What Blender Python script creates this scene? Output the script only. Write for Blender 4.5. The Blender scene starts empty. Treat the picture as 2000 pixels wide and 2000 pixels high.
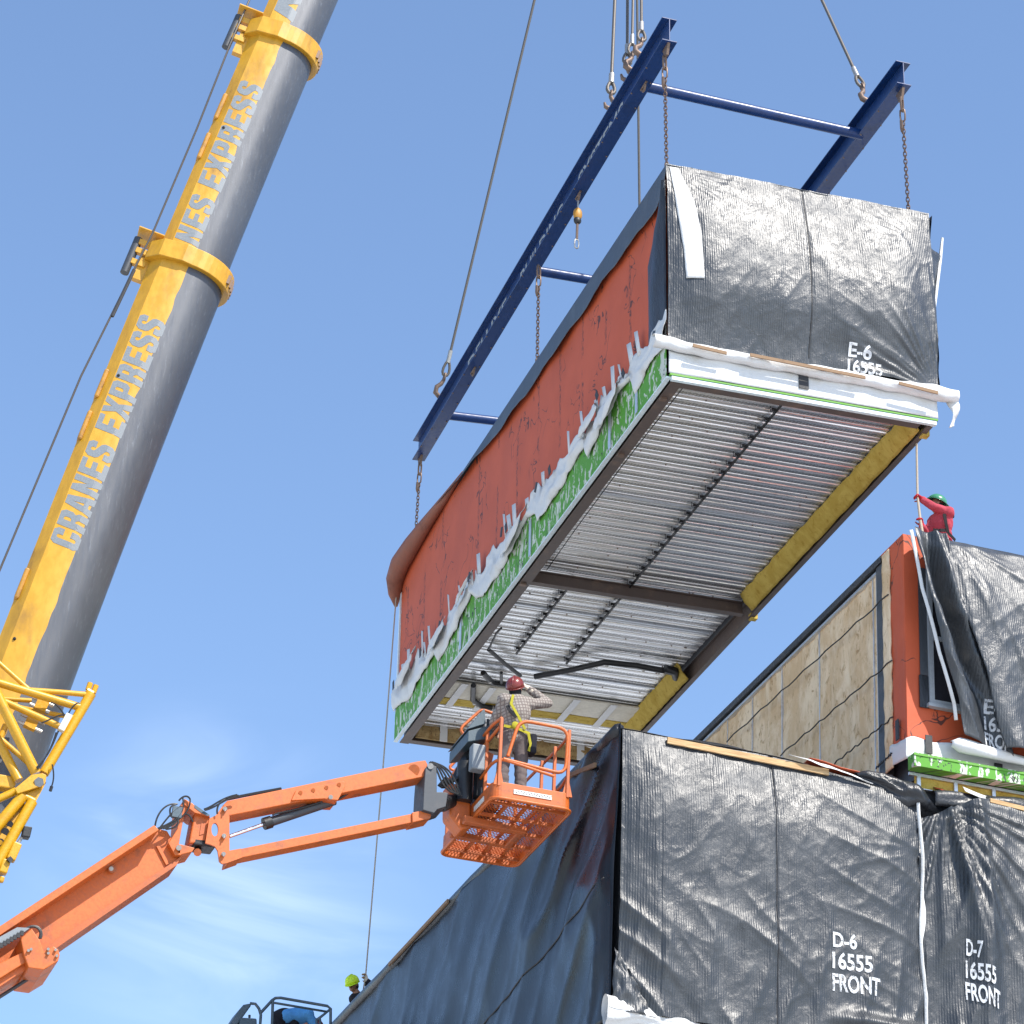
import bpy, bmesh, math, random
from mathutils import Vector, Matrix, noise as NZ
random.seed(7)
V = Vector
SC = bpy.context.scene
COL = SC.collection
# ------------------------------------------------------------------ camera
F = 6000.0
PITCH, ROLL, YAW = 0.486481652, 0.0455917663, 0.310521304
C0 = V((0, 0, 1.7))
_fw = V((math.sin(YAW)*math.cos(PITCH), math.cos(YAW)*math.cos(PITCH), math.sin(PITCH)))
_r = V((math.cos(YAW), -math.sin(YAW), 0)); _u = _r.cross(_fw)
CR = math.cos(ROLL)*_r + math.sin(ROLL)*_u
CU = -math.sin(ROLL)*_r + math.cos(ROLL)*_u
cd = bpy.data.cameras.new('camera'); cam = bpy.data.objects.new('camera', cd); COL.objects.link(cam)
cd.sensor_width = 36; cd.lens = F/2000*36; cd.clip_start = 0.5; cd.clip_end = 9000
m = Matrix((CR, CU, -_fw)).transposed().to_4x4(); m.translation = C0
cam.matrix_world = m; SC.camera = cam
# ------------------------------------------------------------------ light
SUN = V((0.30, -0.57, 0.76)).normalized()
sun_el = math.asin(SUN.z); sun_az = math.atan2(SUN.x, SUN.y)
W = bpy.data.worlds.new('World'); SC.world = W; W.use_nodes = True
nt = W.node_tree; nt.nodes.clear()
def N(tree, t, **kw):
    n = tree.nodes.new(t)
    for k, v in kw.items(): setattr(n, k, v)
    return n
sky = N(nt, 'ShaderNodeTexSky'); sky.sky_type = 'NISHITA'; sky.sun_disc = False
sky.sun_elevation = sun_el; sky.sun_rotation = sun_az
sky.air_density = 1.0; sky.dust_density = 0.6; sky.ozone_density = 3.3; sky.altitude = 50
tc = N(nt, 'ShaderNodeTexCoord')
# thin wispy cloud: noise on the sky direction, in two broad patches of the sky
mp = N(nt, 'ShaderNodeMapping'); mp.inputs['Scale'].default_value = (8, 12, 30)
nz = N(nt, 'ShaderNodeTexNoise'); nz.inputs['Scale'].default_value = 1.0; nz.inputs['Detail'].default_value = 6
nz.inputs['Roughness'].default_value = 0.52; nz.inputs['Distortion'].default_value = .8
nt.links.new(tc.outputs['Generated'], mp.inputs[0]); nt.links.new(mp.outputs[0], nz.inputs['Vector'])
cr = N(nt, 'ShaderNodeMapRange'); cr.interpolation_type = 'SMOOTHSTEP'
cr.inputs['From Min'].default_value = 0.37; cr.inputs['From Max'].default_value = 0.98
nt.links.new(nz.outputs['Fac'], cr.inputs['Value'])
def rayd(px, py): return (_fw*F + CR*(px-1000) - CU*(py-1000)).normalized()
def patch(px, py, rin, rout):
    d = N(nt, 'ShaderNodeVectorMath', operation='DISTANCE'); d.inputs[1].default_value = rayd(px, py)
    nt.links.new(tc.outputs['Generated'], d.inputs[0])
    r = N(nt, 'ShaderNodeMapRange'); r.interpolation_type = 'SMOOTHSTEP'
    r.inputs['From Min'].default_value = rout; r.inputs['From Max'].default_value = rin
    nt.links.new(d.outputs['Value'], r.inputs['Value']); return r
pa = patch(440, 1770, 0.005, 0.078)
mul = N(nt, 'ShaderNodeMath', operation='MULTIPLY'); nt.links.new(pa.outputs[0], mul.inputs[0]); nt.links.new(cr.outputs[0], mul.inputs[1])
mul2 = N(nt, 'ShaderNodeMath', operation='MULTIPLY'); nt.links.new(mul.outputs[0], mul2.inputs[0]); mul2.inputs[1].default_value = 0.55
mx = N(nt, 'ShaderNodeMix', data_type='RGBA'); nt.links.new(mul2.outputs[0], mx.inputs[0])
nt.links.new(sky.outputs[0], mx.inputs[6]); mx.inputs[7].default_value = (6.6, 7.4, 8.6, 1)
bg = N(nt, 'ShaderNodeBackground'); bg.inputs['Strength'].default_value = 0.15
nt.links.new(mx.outputs[2], bg.inputs['Color'])
wo = N(nt, 'ShaderNodeOutputWorld'); nt.links.new(bg.outputs[0], wo.inputs[0])
sl = bpy.data.lights.new('sun', 'SUN'); sl.energy = 4.0; sl.angle = math.radians(0.53); sl.color = (1, 0.95, 0.87)
so = bpy.data.objects.new('sun', sl); COL.objects.link(so); so.rotation_euler = SUN.to_track_quat('Z', 'Y').to_euler(); so.location = (0, 0, 80)
SC.view_settings.view_transform = 'Standard'; SC.view_settings.look = 'None'
SC.view_settings.exposure = 0.8; SC.view_settings.gamma = 1
SC.render.engine = 'CYCLES'; SC.render.resolution_x = SC.render.resolution_y = 1024
# ------------------------------------------------------------------ projection helpers (photo pixel -> point on a real plane)
def at(px, py, ax, val):
    d = rayd(px, py); return C0 + d*((val-C0[ax])/d[ax])
def atv(pt, ax, val): return at(pt[0], pt[1], ax, val)
def crop(s, ox, oy): return lambda x, y: (ox+x/s, oy+y/s)
c3 = crop(3.513, 0, 1200); lf = crop(3.864, 0, 1450); jb = crop(3.513, 350, 1450); b1 = crop(4.391, 820, 1280)
d6 = crop(2.76, 1150, 1350); g6 = crop(2.76, 1350, 900); c1 = crop(2.76, 0, 0); c2 = crop(3.864, 0, 600)
c7 = crop(3.22, 750, 600); c8 = crop(3.22, 740, 1000); c4 = crop(3.22, 800, 0); c5 = crop(2.972, 1250, 0); c6 = crop(2.76, 1200, 300)
def Rz(a): return Matrix.Rotation(a, 3, 'Z')
E6_A = V((13.5233391, 35.415401, 27.6064990)); E6_H, E6_L, MW = 3.55, 14.53, 4.2
E6_R = Rz(-0.0244181) @ Matrix.Rotation(0.0132725, 3, 'X') @ Matrix.Rotation(-0.0280191, 3, 'Y')
def e6(pt, ax, val):
    d = E6_R.transposed() @ rayd(*pt); o = E6_R.transposed() @ (C0-E6_A); return o + d*((val-o[ax])/d[ax])
def e6w(p): return E6_A + E6_R @ V(p)
# ------------------------------------------------------------------ mesh builder
PM = {}
class MB:
    def __init__(s): s.v = []; s.f = []
    def add(s, vs, fs):
        o = len(s.v); s.v += [V(v) for v in vs]; s.f += [tuple(i+o for i in f) for f in fs]; return s
    def box(s, x0, x1, y0, y1, z0, z1):
        return s.add([(x, y, z) for x in (x0, x1) for y in (y0, y1) for z in (z0, z1)],
                     [(0, 1, 3, 2), (4, 6, 7, 5), (0, 4, 5, 1), (2, 3, 7, 6), (0, 2, 6, 4), (1, 5, 7, 3)])
    def obox(s, c, ax, ay, az, hx, hy, hz):
        c = V(c); ax, ay, az = V(ax), V(ay), V(az)
        return s.add([c+ax*i*hx+ay*j*hy+az*k*hz for i in (-1, 1) for j in (-1, 1) for k in (-1, 1)],
                     [(0, 1, 3, 2), (4, 6, 7, 5), (0, 4, 5, 1), (2, 3, 7, 6), (0, 2, 6, 4), (1, 5, 7, 3)])
    def bar(s, p, q, w, h, up=(0, 0, 1)):
        p, q = V(p), V(q); t = (q-p); L = t.length; t.normalize()
        a = t.cross(V(up)); a = a.normalized() if a.length > 1e-5 else t.orthogonal().normalized(); b = a.cross(t)
        return s.obox((p+q)/2, t, a, b, L/2, w/2, h/2)
    def tube(s, pts, r, n=8, closed=False, caps=True):
        pts = [V(p) for p in pts]; m = len(pts); rr = r if isinstance(r, (list, tuple)) else [r]*m
        o = len(s.v); prev = None
        for i, p in enumerate(pts):
            if closed: t = pts[(i+1) % m]-pts[i-1]
            else: t = pts[min(i+1, m-1)]-pts[max(i-1, 0)]
            t = t.normalized() if t.length > 1e-9 else V((0, 0, 1))
            a = t.orthogonal().normalized() if prev is None else (prev - t*prev.dot(t))
            a = a.normalized() if a.length > 1e-6 else t.orthogonal().normalized()
            prev = a; b = t.cross(a)
            for k in range(n):
                an = 2*math.pi*k/n; s.v.append(p+(a*math.cos(an)+b*math.sin(an))*rr[i])
        for i in range(m if closed else m-1):
            j = (i+1) % m
            for k in range(n):
                k2 = (k+1) % n; s.f.append((o+i*n+k, o+i*n+k2, o+j*n+k2, o+j*n+k))
        if caps and not closed:
            s.f.append(tuple(o+k for k in range(n))[::-1]); s.f.append(tuple(o+(m-1)*n+k for k in range(n)))
        return s
    def grid(s, fn, nu, nv):
        vs = [fn(i/nu, j/nv) for j in range(nv+1) for i in range(nu+1)]
        fs = [(j*(nu+1)+i, j*(nu+1)+i+1, (j+1)*(nu+1)+i+1, (j+1)*(nu+1)+i) for j in range(nv) for i in range(nu)]
        return s.add(vs, fs)
    def prism(s, poly, d):
        """poly: 3-D points of a planar outline; d: thickness vector"""
        n = len(poly); d = V(d); vs = [V(p) for p in poly]+[V(p)+d for p in poly]
        fs = [tuple(range(n)), tuple(range(2*n-1, n-1, -1))]+[(i, i+n, (i+1) % n+n, (i+1) % n) for i in range(n)]
        return s.add(vs, fs)
    def ball(s, c, r, n=10, m=6, sq=(1, 1, 1), rot=None):
        c = V(c); vs = []; 
        def P(x, y, z):
            p = V((x*sq[0], y*sq[1], z*sq[2]))*r
            return c+(rot @ p if rot else p)
        vs.append(P(0, 0, 1))
        for j in range(1, m):
            a = math.pi*j/m
            for i in range(n): b = 2*math.pi*i/n; vs.append(P(math.sin(a)*math.cos(b), math.sin(a)*math.sin(b), math.cos(a)))
        vs.append(P(0, 0, -1)); L = len(vs)-1
        fs = [(0, 1+i, 1+(i+1) % n) for i in range(n)]
        for j in range(m-2):
            for i in range(n): a = 1+j*n+i; b = 1+j*n+(i+1) % n; fs.append((a, a+n, b+n, b))
        fs += [(L, 1+(m-2)*n+(i+1) % n, 1+(m-2)*n+i) for i in range(n)]
        return s.add(vs, fs)
    def capsule(s, p, q, r0, r1, n=12):
        p, q = V(p), V(q); t = (q-p); L = t.length; t = t.normalized() if L > 1e-6 else V((0, 0, 1)); pts = []; rr = []
        for k in (-85, -60, -35, -12): a = math.radians(k); pts.append(p+t*r0*math.sin(a)); rr.append(r0*math.cos(a))
        pts.append(p); rr.append(r0); pts.append(q); rr.append(r1)
        for k in (12, 35, 60, 85): a = math.radians(k); pts.append(q+t*r1*math.sin(a)); rr.append(r1*math.cos(a))
        return s.tube(pts, rr, n)
    def xf(s, M):
        s.v = [M @ v for v in s.v]; return s
    def mesh(s, name):
        me = bpy.data.meshes.new(name); me.from_pydata([tuple(v) for v in s.v], [], s.f); return me
    def build(s, name, mat, parent=None, space='world', smooth=None, solid=0, bevel=0, fix=True, mods=()):
        if parent is not None and space == 'world':
            inv = PM[parent.name].inverted(); s.v = [inv @ v for v in s.v]
        me = s.mesh(name)
        if fix:
            bm = bmesh.new(); bm.from_mesh(me); bmesh.ops.recalc_face_normals(bm, faces=bm.faces); bm.to_mesh(me); bm.free()
        me.materials.append(mat)
        if smooth is not None:
            me.shade_smooth()
            if smooth < 180: me.set_sharp_from_angle(angle=math.radians(smooth))
        o = bpy.data.objects.new(name, me); COL.objects.link(o)
        if parent is not None: o.parent = parent
        PM[o.name] = (PM[parent.name] if parent is not None else Matrix.Identity(4))
        if solid:
            md = o.modifiers.new('thickness', 'SOLIDIFY'); md.thickness = solid; md.offset = 0
        if bevel:
            md = o.modifiers.new('bevel', 'BEVEL'); md.width = bevel; md.segments = 2; md.limit_method = 'ANGLE'; md.angle_limit = math.radians(40)
        return o
def tag(o, label, cat, group=None, kind=None):
    if kind: o['kind'] = kind
    if label: o['label'] = label
    if cat: o['category'] = cat
    if group: o['group'] = group
    return o
def thing(name, label, cat, loc, group=None, rot=None):
    o = bpy.data.objects.new(name, None); COL.objects.link(o); o.empty_display_size = 0.3
    M = (rot.to_4x4() if rot else Matrix.Identity(4)); M.translation = V(loc); o.matrix_world = M; PM[o.name] = M.copy()
    return tag(o, label, cat, group)
def dup(root, loc, label=None):
    r = root.copy(); COL.objects.link(r); M = PM[root.name].copy(); M.translation = V(loc); r.matrix_world = M; PM[r.name] = M
    if label: r['label'] = label
    for ch in [c for c in bpy.data.objects if c.parent == root]:
        c = ch.copy(); COL.objects.link(c); c.parent = r
        for g in [x for x in bpy.data.objects if x.parent == ch]:
            d = g.copy(); COL.objects.link(d); d.parent = c
    return r
def bez(p0, p1, p2, p3, n=12):
    out = []
    for i in range(n+1):
        t = i/n; out.append(V(p0)*(1-t)**3+V(p1)*3*t*(1-t)**2+V(p2)*3*t*t*(1-t)+V(p3)*t**3)
    return out
def lerp(a, b, t): return a+(b-a)*t
def plin(ks, t):
    for (t0, v0), (t1, v1) in zip(ks, ks[1:]):
        if t <= t1: return v0+(v1-v0)*max(0, (t-t0)/(t1-t0)) if not isinstance(v0, Vector) else v0.lerp(v1, max(0, (t-t0)/(t1-t0)))
    return ks[-1][1]
def sst(a, b, x):
    t = min(1, max(0, (x-a)/(b-a))); return t*t*(3-2*t)
def pn(x, y, z=0.0): return NZ.noise(V((x, y, z)))
def ridge(x, y, z=0.0): return 1-min(1, abs(pn(x, y, z))*2.2)
# ------------------------------------------------------------------ materials
class G:
    """small node-graph helper"""
    def __init__(s, name):
        s.m = bpy.data.materials.new(name); s.m.use_nodes = True; s.t = s.m.node_tree; s.t.nodes.clear()
        s.o = N(s.t, 'ShaderNodeOutputMaterial'); s.p = N(s.t, 'ShaderNodeBsdfPrincipled'); s.L = s.t.links.new
        s.L(s.p.outputs[0], s.o.inputs[0]); s.c = N(s.t, 'ShaderNodeTexCoord')
    def set(s, **kw):
        for k, v in kw.items():
            k = {'base': 'Base Color', 'rough': 'Roughness', 'metal': 'Metallic', 'spec': 'Specular IOR Level', 'alpha': 'Alpha', 'normal': 'Normal', 'coat': 'Coat Weight'}.get(k, k)
            s.put(s.p.inputs[k], v)
        return s
    def put(s, inp, v):
        if hasattr(v, 'is_output'): s.L(v, inp)
        elif isinstance(v, (tuple, list)) and len(v) == 3 and inp.type == 'RGBA': inp.default_value = (*v, 1)
        else: inp.default_value = v
    def map(s, scale=(1, 1, 1), rot=(0, 0, 0), loc=(0, 0, 0)):
        n = N(s.t, 'ShaderNodeMapping'); n.inputs['Scale'].default_value = scale; n.inputs['Rotation'].default_value = rot; n.inputs['Location'].default_value = loc
        s.L(s.c.outputs['Object'], n.inputs[0]); return n.outputs[0]
    def noise(s, vec, scale=5, detail=4, rough=.5, dist=0):
        n = N(s.t, 'ShaderNodeTexNoise'); s.L(vec, n.inputs['Vector']); n.inputs['Scale'].default_value = scale; n.inputs['Detail'].default_value = detail
        n.inputs['Roughness'].default_value = rough; n.inputs['Distortion'].default_value = dist; return n.outputs['Fac']
    def vor(s, vec, scale, out='Distance', feature='F1'):
        n = N(s.t, 'ShaderNodeTexVoronoi'); n.feature = feature; s.L(vec, n.inputs['Vector']); n.inputs['Scale'].default_value = scale; return n.outputs[out]
    def rng(s, v, a, b, c=0., d=1., smooth=True):
        n = N(s.t, 'ShaderNodeMapRange'); n.interpolation_type = 'SMOOTHSTEP' if smooth else 'LINEAR'
        s.L(v, n.inputs['Value']); n.inputs[1].default_value = a; n.inputs[2].default_value = b; n.inputs[3].default_value = c; n.inputs[4].default_value = d; return n.outputs[0]
    def math(s, op, a, b=None):
        n = N(s.t, 'ShaderNodeMath', operation=op); s.put(n.inputs[0], a)
        if b is not None: s.put(n.inputs[1], b)
        return n.outputs[0]
    def mix(s, f, a, b):
        n = N(s.t, 'ShaderNodeMix', data_type='RGBA'); s.put(n.inputs[0], f); s.put(n.inputs[6], a); s.put(n.inputs[7], b); return n.outputs[2]
    def xyz(s, vec=None):
        n = N(s.t, 'ShaderNodeSeparateXYZ'); s.L(vec if vec else s.c.outputs['Object'], n.inputs[0]); return n.outputs
    def bump(s, h, strength=.5, dist=.01, nrm=None):
        n = N(s.t, 'ShaderNodeBump'); n.inputs['Strength'].default_value = strength; n.inputs['Distance'].default_value = dist; s.L(h, n.inputs['Height'])
        if nrm: s.L(nrm, n.inputs['Normal'])
        return n.outputs[0]
def paint(name, base, rough=.45, dirt=(.1, .08, .06), amount=.35, scale=3, metal=0, spec=.5, bump=.15, stretch=(1, 1, 1)):
    g = G(name); v = g.map(stretch); n = g.noise(v, scale, 7, .62); n2 = g.noise(v, scale*6, 4, .6)
    f = g.math('MULTIPLY', g.rng(n, .5, .72, 0, amount), g.rng(n2, .3, .7, .4, 1))
    var = g.mix(g.rng(n2, .3, .7), tuple(c*.9 for c in base), tuple(min(1, c*1.06) for c in base))
    g.set(base=g.mix(f, var, dirt), rough=g.rng(n2, .3, .7, rough-.07, rough+.1), metal=metal, spec=spec, normal=g.bump(n2, bump, .004))
    return g.m
def tarp(name, base, rough, ribs=1.0, axis='X', crinkle=1.0, spec=.5, dust=.012):
    g = G(name); v = g.map(); x, y, z = g.xyz()
    ax = x if axis == 'X' else y
    wob = g.noise(g.map((1, 1, .25)), 2.0, 3, .5)
    ph = g.math('ADD', g.math('MULTIPLY', ax, 2*math.pi/.034), g.math('MULTIPLY', wob, 7))
    rib = g.math('MULTIPLY', g.math('SINE', ph), g.rng(g.noise(v, 5, 3, .6), .3, .65, .35, 1))
    cr1 = g.noise(g.map((1, 1, .6), rot=(0, .5, 0)), 13, 5, .62, .7)
    cr2 = g.noise(g.map((1, 1, .7), rot=(0, -.6, 0)), 28, 3, .6, .5)
    h = g.math('ADD', g.math('MULTIPLY', rib, .22*ribs), g.math('ADD', g.math('MULTIPLY', cr1, 2.3*crinkle), g.math('MULTIPLY', cr2, .9*crinkle)))
    dn = g.noise(v, 2.2, 6, .6)
    g.set(base=g.mix(g.rng(dn, .45, .75, 0, .5), base, tuple(min(1, b*1.9+dust) for b in base)), rough=g.rng(dn, .3, .7, rough-.04, rough+.08), spec=spec, normal=g.bump(h, .55, .012))
    return g.m
M = {}
M['tarp'] = tarp('woven_poly_tarp', (.026, .029, .033), .40, spec=.72, ribs=.95, crinkle=.62)
M['tarp2'] = tarp('creased_poly_tarp', (.022, .025, .029), .40, spec=.6, ribs=.9, crinkle=.55)
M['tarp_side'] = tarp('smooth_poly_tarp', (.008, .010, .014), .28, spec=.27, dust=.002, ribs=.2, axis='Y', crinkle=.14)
M['tarp_roof'] = tarp('grey_blue_poly_tarp', (.05, .065, .085), .5, ribs=.3, axis='Y', crinkle=.3)
M['tarp_dark'] = tarp('black_poly_film', (.012, .013, .016), .33, ribs=.1, crinkle=.8)
def mk_orange():
    g = G('orange_membrane'); x, y, z = g.xyz(); v = g.map()
    n = g.noise(v, 1.1, 5, .55); n2 = g.noise(v, 14, 4, .6)
    hxy = g.math('ADD', x, y)
    comb = N(g.t, 'ShaderNodeCombineXYZ'); g.L(hxy, comb.inputs[0]); g.L(z, comb.inputs[1])
    q = N(g.t, 'ShaderNodeMapping'); g.L(comb.outputs[0], q.inputs[0]); q.inputs['Scale'].default_value = (1, 1, 1)
    iso = g.math('ABSOLUTE', g.math('SUBTRACT', g.noise(q.outputs[0], 1.9, 2.5, .55, .6), .5))
    line = g.rng(iso, .006, .014, 1, 0)
    mask = g.rng(g.noise(q.outputs[0], .9, 1, .5), .54, .58)
    # rows of small print running up the sheet
    col = g.math('ABSOLUTE', g.math('SUBTRACT', g.math('FRACT', g.math('MULTIPLY', hxy, 1/1.12)), .5))
    colm = g.rng(col, .035, .05, 1, 0)
    q2 = N(g.t, 'ShaderNodeMapping'); g.L(comb.outputs[0], q2.inputs[0]); q2.inputs['Scale'].default_value = (38, 9, 1)
    pr = g.math('MULTIPLY', g.rng(g.noise(q2.outputs[0], 1, 3, .7), .50, .56), colm)
    pr = g.math('MULTIPLY', pr, g.rng(g.noise(q.outputs[0], 1.35, 1, .5), .45, .5))
    ink = g.math('MINIMUM', g.math('ADD', g.math('MULTIPLY', line, mask), pr), .92)
    base = g.mix(g.rng(n, .3, .7), (.46, .080, .028), (.53, .095, .034))
    g.set(base=g.mix(ink, base, (.06, .025, .02)), rough=.62, spec=.35, normal=g.bump(g.math('ADD', g.math('MULTIPLY', n2, .3), n), .35, .02))
    return g.m
M['orange'] = mk_orange()
def mk_green():
    g = G('green_sheathing'); x, y, z = g.xyz(); hxy = g.math('ADD', x, y)
    comb = N(g.t, 'ShaderNodeCombineXYZ'); g.L(hxy, comb.inputs[0]); g.L(z, comb.inputs[1]); v = comb.outputs[0]
    def sc(a, b, r=0):
        q = N(g.t, 'ShaderNodeMapping'); g.L(v, q.inputs[0]); q.inputs['Scale'].default_value = (a, b, 1); q.inputs['Rotation'].default_value = (0, 0, r); return q.outputs[0]
    wh = g.rng(g.noise(sc(5.5, 2.2, .4), 1, 4, .6, 1.2), .55, .57); wh2 = g.rng(g.noise(sc(9, 4, -.5), 1, 3, .6, .8), .61, .63)
    bk = g.math('MULTIPLY', g.rng(g.noise(sc(11, 8, .3), 1, 3, .6, 1.5), .6, .62), g.rng(g.noise(sc(1.3, .5), 1, 1), .5, .55))
    c = g.mix(g.math('MAXIMUM', wh, wh2), (.085, .28, .025), (.52, .55, .47)); c = g.mix(bk, c, (.03, .04, .03))
    g.set(base=c, rough=.6, spec=.3); return g.m
M['green'] = mk_green()
M['green_plain'] = paint('green_board', (.10, .29, .025), .6, (.3, .3, .2), .3, 2)
def mk_white():
    g = G('white_membrane'); v = g.map(); n = g.noise(v, 3, 5, .6); n2 = g.noise(v, 17, 4, .6)
    g.set(base=g.mix(g.rng(n, .5, .75, 0, .5), (.62, .615, .60), (.45, .41, .35)), rough=.55, spec=.35, normal=g.bump(g.math('ADD', n, g.math('MULTIPLY', n2, .4)), .6, .03)); return g.m
M['white'] = mk_white()
M['steel'] = paint('brown_primed_steel', (.085, .062, .052), .55, (.22, .14, .09), .5, 4)
M['dark_steel'] = paint('dark_grey_steel', (.045, .05, .058), .5, (.12, .1, .09), .4, 4)
M['galv'] = paint('galvanised_strip', (.62, .65, .69), .38, (.3, .3, .3), .3, 6, metal=.7)
def mk_deck():
    g = G('galvanised_deck'); x, y, z = g.xyz(); v = g.map()
    fy = g.math('FRACT', g.math('MULTIPLY', y, 1/.30))
    band = g.math('MULTIPLY', g.rng(fy, .59, .61), g.rng(fy, .89, .91, 1, 0))
    row = g.math('FRACT', g.math('MULTIPLY', fy, 13)); rown = g.math('FLOOR', g.math('MULTIPLY', fy, 13))
    fx = g.math('FRACT', g.math('ADD', g.math('MULTIPLY', x, 1/.11), g.math('MULTIPLY', rown, .5)))
    dash = g.math('MULTIPLY', g.rng(fx, .25, .35), g.math('MULTIPLY', g.rng(row, .2, .35), g.rng(row, .8, .95, 1, 0)))
    emb = g.math('MULTIPLY', band, dash)
    n = g.noise(g.map((.5, 6, 1)), 2, 5, .6); st = g.noise(g.map((.25, 25, 1)), 2, 3, .6); bl = g.noise(v, .8, 3, .5)
    base = g.mix(g.rng(n, .3, .7), (.80, .81, .82), (.92, .925, .93)); base = g.mix(g.math('MULTIPLY', band, .22), base, (.2, .2, .2)); base = g.mix(g.math('MULTIPLY', emb, .75), base, (.10, .10, .10))
    g.set(base=base, metal=.88, rough=g.rng(st, .3, .7, .22, .44), normal=g.bump(g.math('ADD', g.math('MULTIPLY', bl, 1.0), g.math('MULTIPLY', n, .06)), .35, .06)); return g.m
M['deck'] = mk_deck()
def mk_wool(name, a, b, c, sc=1.0):
    g = G(name); v = g.map((1, 1, .55)); n = g.noise(v, 2.2*sc, 7, .68, .4); n2 = g.noise(v, 8*sc, 6, .7, .6); n3 = g.noise(g.map(), 60, 3, .6)
    base = g.mix(g.rng(n, .36, .62), a, b); base = g.mix(g.rng(n2, .53, .70, 0, .9), base, c)
    g.set(base=base, rough=.9, spec=.1, normal=g.bump(g.math('ADD', n2, g.math('MULTIPLY', n3, .5)), .6, .03)); return g.m
M['wool'] = mk_wool('mineral_wool', (.84, .65, .44), (.66, .46, .27), (.34, .19, .08))
M['yellow_wool'] = mk_wool('yellow_wool', (.56, .41, .10), (.46, .32, .065), (.32, .19, .03), 1.6)
M['brown_wool'] = mk_wool('brown_wool', (.42, .30, .14), (.30, .19, .08), (.10, .06, .03), 2.5)
M['beige'] = paint('beige_board', (.66, .61, .50), .7, (.3, .25, .15), .4, 3)
M['black_pipe'] = paint('black_pipe', (.012, .012, .013), .4, (.06, .05, .05), .3, 6)
M['black_wire'] = paint('black_wire', (.025, .025, .027), .6, (.06, .05, .05), .3, 6)
def mk_wood():
    g = G('raw_lumber'); n = g.noise(g.map((1.5, 1.5, 22)), 3, 5, .6, .6)
    g.set(base=g.mix(g.rng(n, .3, .7), (.55, .37, .19), (.38, .23, .11)), rough=.75, spec=.2); return g.m
M['wood'] = mk_wood()
M['wood_old'] = paint('weathered_batten', (.24, .15, .085), .8, (.1, .06, .04), .5, 8)
def mk_spray():
    g = G('white_spray_paint'); v = g.map(); n = g.noise(v, 22, 5, .7); n2 = g.noise(v, 3, 2, .5)
    a = g.rng(g.math('ADD', n, g.math('MULTIPLY', n2, .25)), .40, .66)
    g.set(base=(.60, .61, .62), rough=.6, spec=.3)
    tr = N(g.t, 'ShaderNodeBsdfTransparent'); ms = N(g.t, 'ShaderNodeMixShader'); g.L(a, ms.inputs[0]); g.L(tr.outputs[0], ms.inputs[1]); g.L(g.p.outputs[0], ms.inputs[2]); g.L(ms.outputs[0], g.o.inputs[0]); return g.m
M['spray'] = mk_spray()
M['blue'] = paint('blue_beam_paint', (.004, .030, .125), .36, (.004, .010, .03), .6, 3, bump=.1)
M['blue_letter'] = paint('white_stencil', (.33, .36, .38), .6, (.02, .05, .15), .9, 14)
M['yellow'] = paint('crane_yellow', (.57, .295, .02), .38, (.12, .06, .02), .75, 1.5, stretch=(1, 1, .45))
M['wrap_brown'] = paint('brown_orange_wrap', (.24, .085, .05), .6, (.06, .03, .025), .6, 2, spec=.3)
M['yellow_dirty'] = paint('greasy_yellow', (.42, .20, .02), .5, (.09, .05, .025), .95, 3)
M['yellow2'] = paint('lattice_yellow', (.58, .30, .008), .36, (.25, .12, .02), .5, 5)
M['letter'] = paint('grey_lettering', (.19, .21, .225), .5, (.3, .31, .32), .2, 6, bump=.02)
def mk_boomsteel():
    g = G('worn_grey_boom_steel'); n = g.noise(g.map((9, 9, .8)), 2.2, 7, .65); n2 = g.noise(g.map((7, 7, .55)), 4, 8, .74); n3 = g.noise(g.map((1, 1, .5)), .8, 3, .5)
    base = g.mix(g.rng(n3, .3, .7), (.064, .068, .079), (.094, .099, .111)); base = g.mix(g.rng(n2, .54, .80, 0, .7), base, (.24, .26, .29))
    base = g.mix(g.rng(n, .6, .8, 0, .5), base, (.06, .06, .065))
    g.set(base=base, rough=g.rng(n, .3, .7, .36, .52), metal=.25, spec=.6, normal=g.bump(n2, .15, .006)); return g.m
M['boomsteel'] = mk_boomsteel()
M['lift'] = paint('lift_orange', (.52, .115, .017), .46, (.13, .06, .035), .75, 4.5)
M['lift_dull'] = paint('lift_orange_worn', (.43, .098, .02), .5, (.13, .06, .04), .75, 5)
M['grey_box'] = paint('blue_grey_box', (.055, .085, .105), .45, (.2, .2, .2), .4, 6)
M['black_rubber'] = paint('black_hose', (.012, .012, .013), .45, (.05, .05, .05), .3, 6)
M['chrome'] = paint('chrome_rod', (.75, .75, .76), .18, (.5, .5, .5), .1, 6, metal=1)
M['rust'] = paint('rusty_chain', (.12, .078, .06), .6, (.10, .05, .03), .6, 20, metal=.3)
M['hookmetal'] = paint('hook_steel', (.17, .115, .085), .5, (.2, .1, .06), .6, 12, metal=.4)
M['zinc'] = paint('zinc_sleeve', (.42, .40, .37), .4, (.3, .28, .25), .3, 10, metal=.7)
M['rope'] = paint('steel_wire_rope', (.13, .115, .10), .5, (.10, .08, .07), .5, 18, metal=.5)
M['tagline'] = paint('fibre_rope', (.42, .36, .28), .8, (.2, .16, .12), .3, 20)
M['skin'] = paint('skin', (.46, .24, .15), .5, (.4, .18, .12), .2, 12, bump=.03)
M['skin_dark'] = paint('skin_tan', (.26, .13, .08), .5, (.2, .1, .07), .2, 12, bump=.03)
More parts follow.
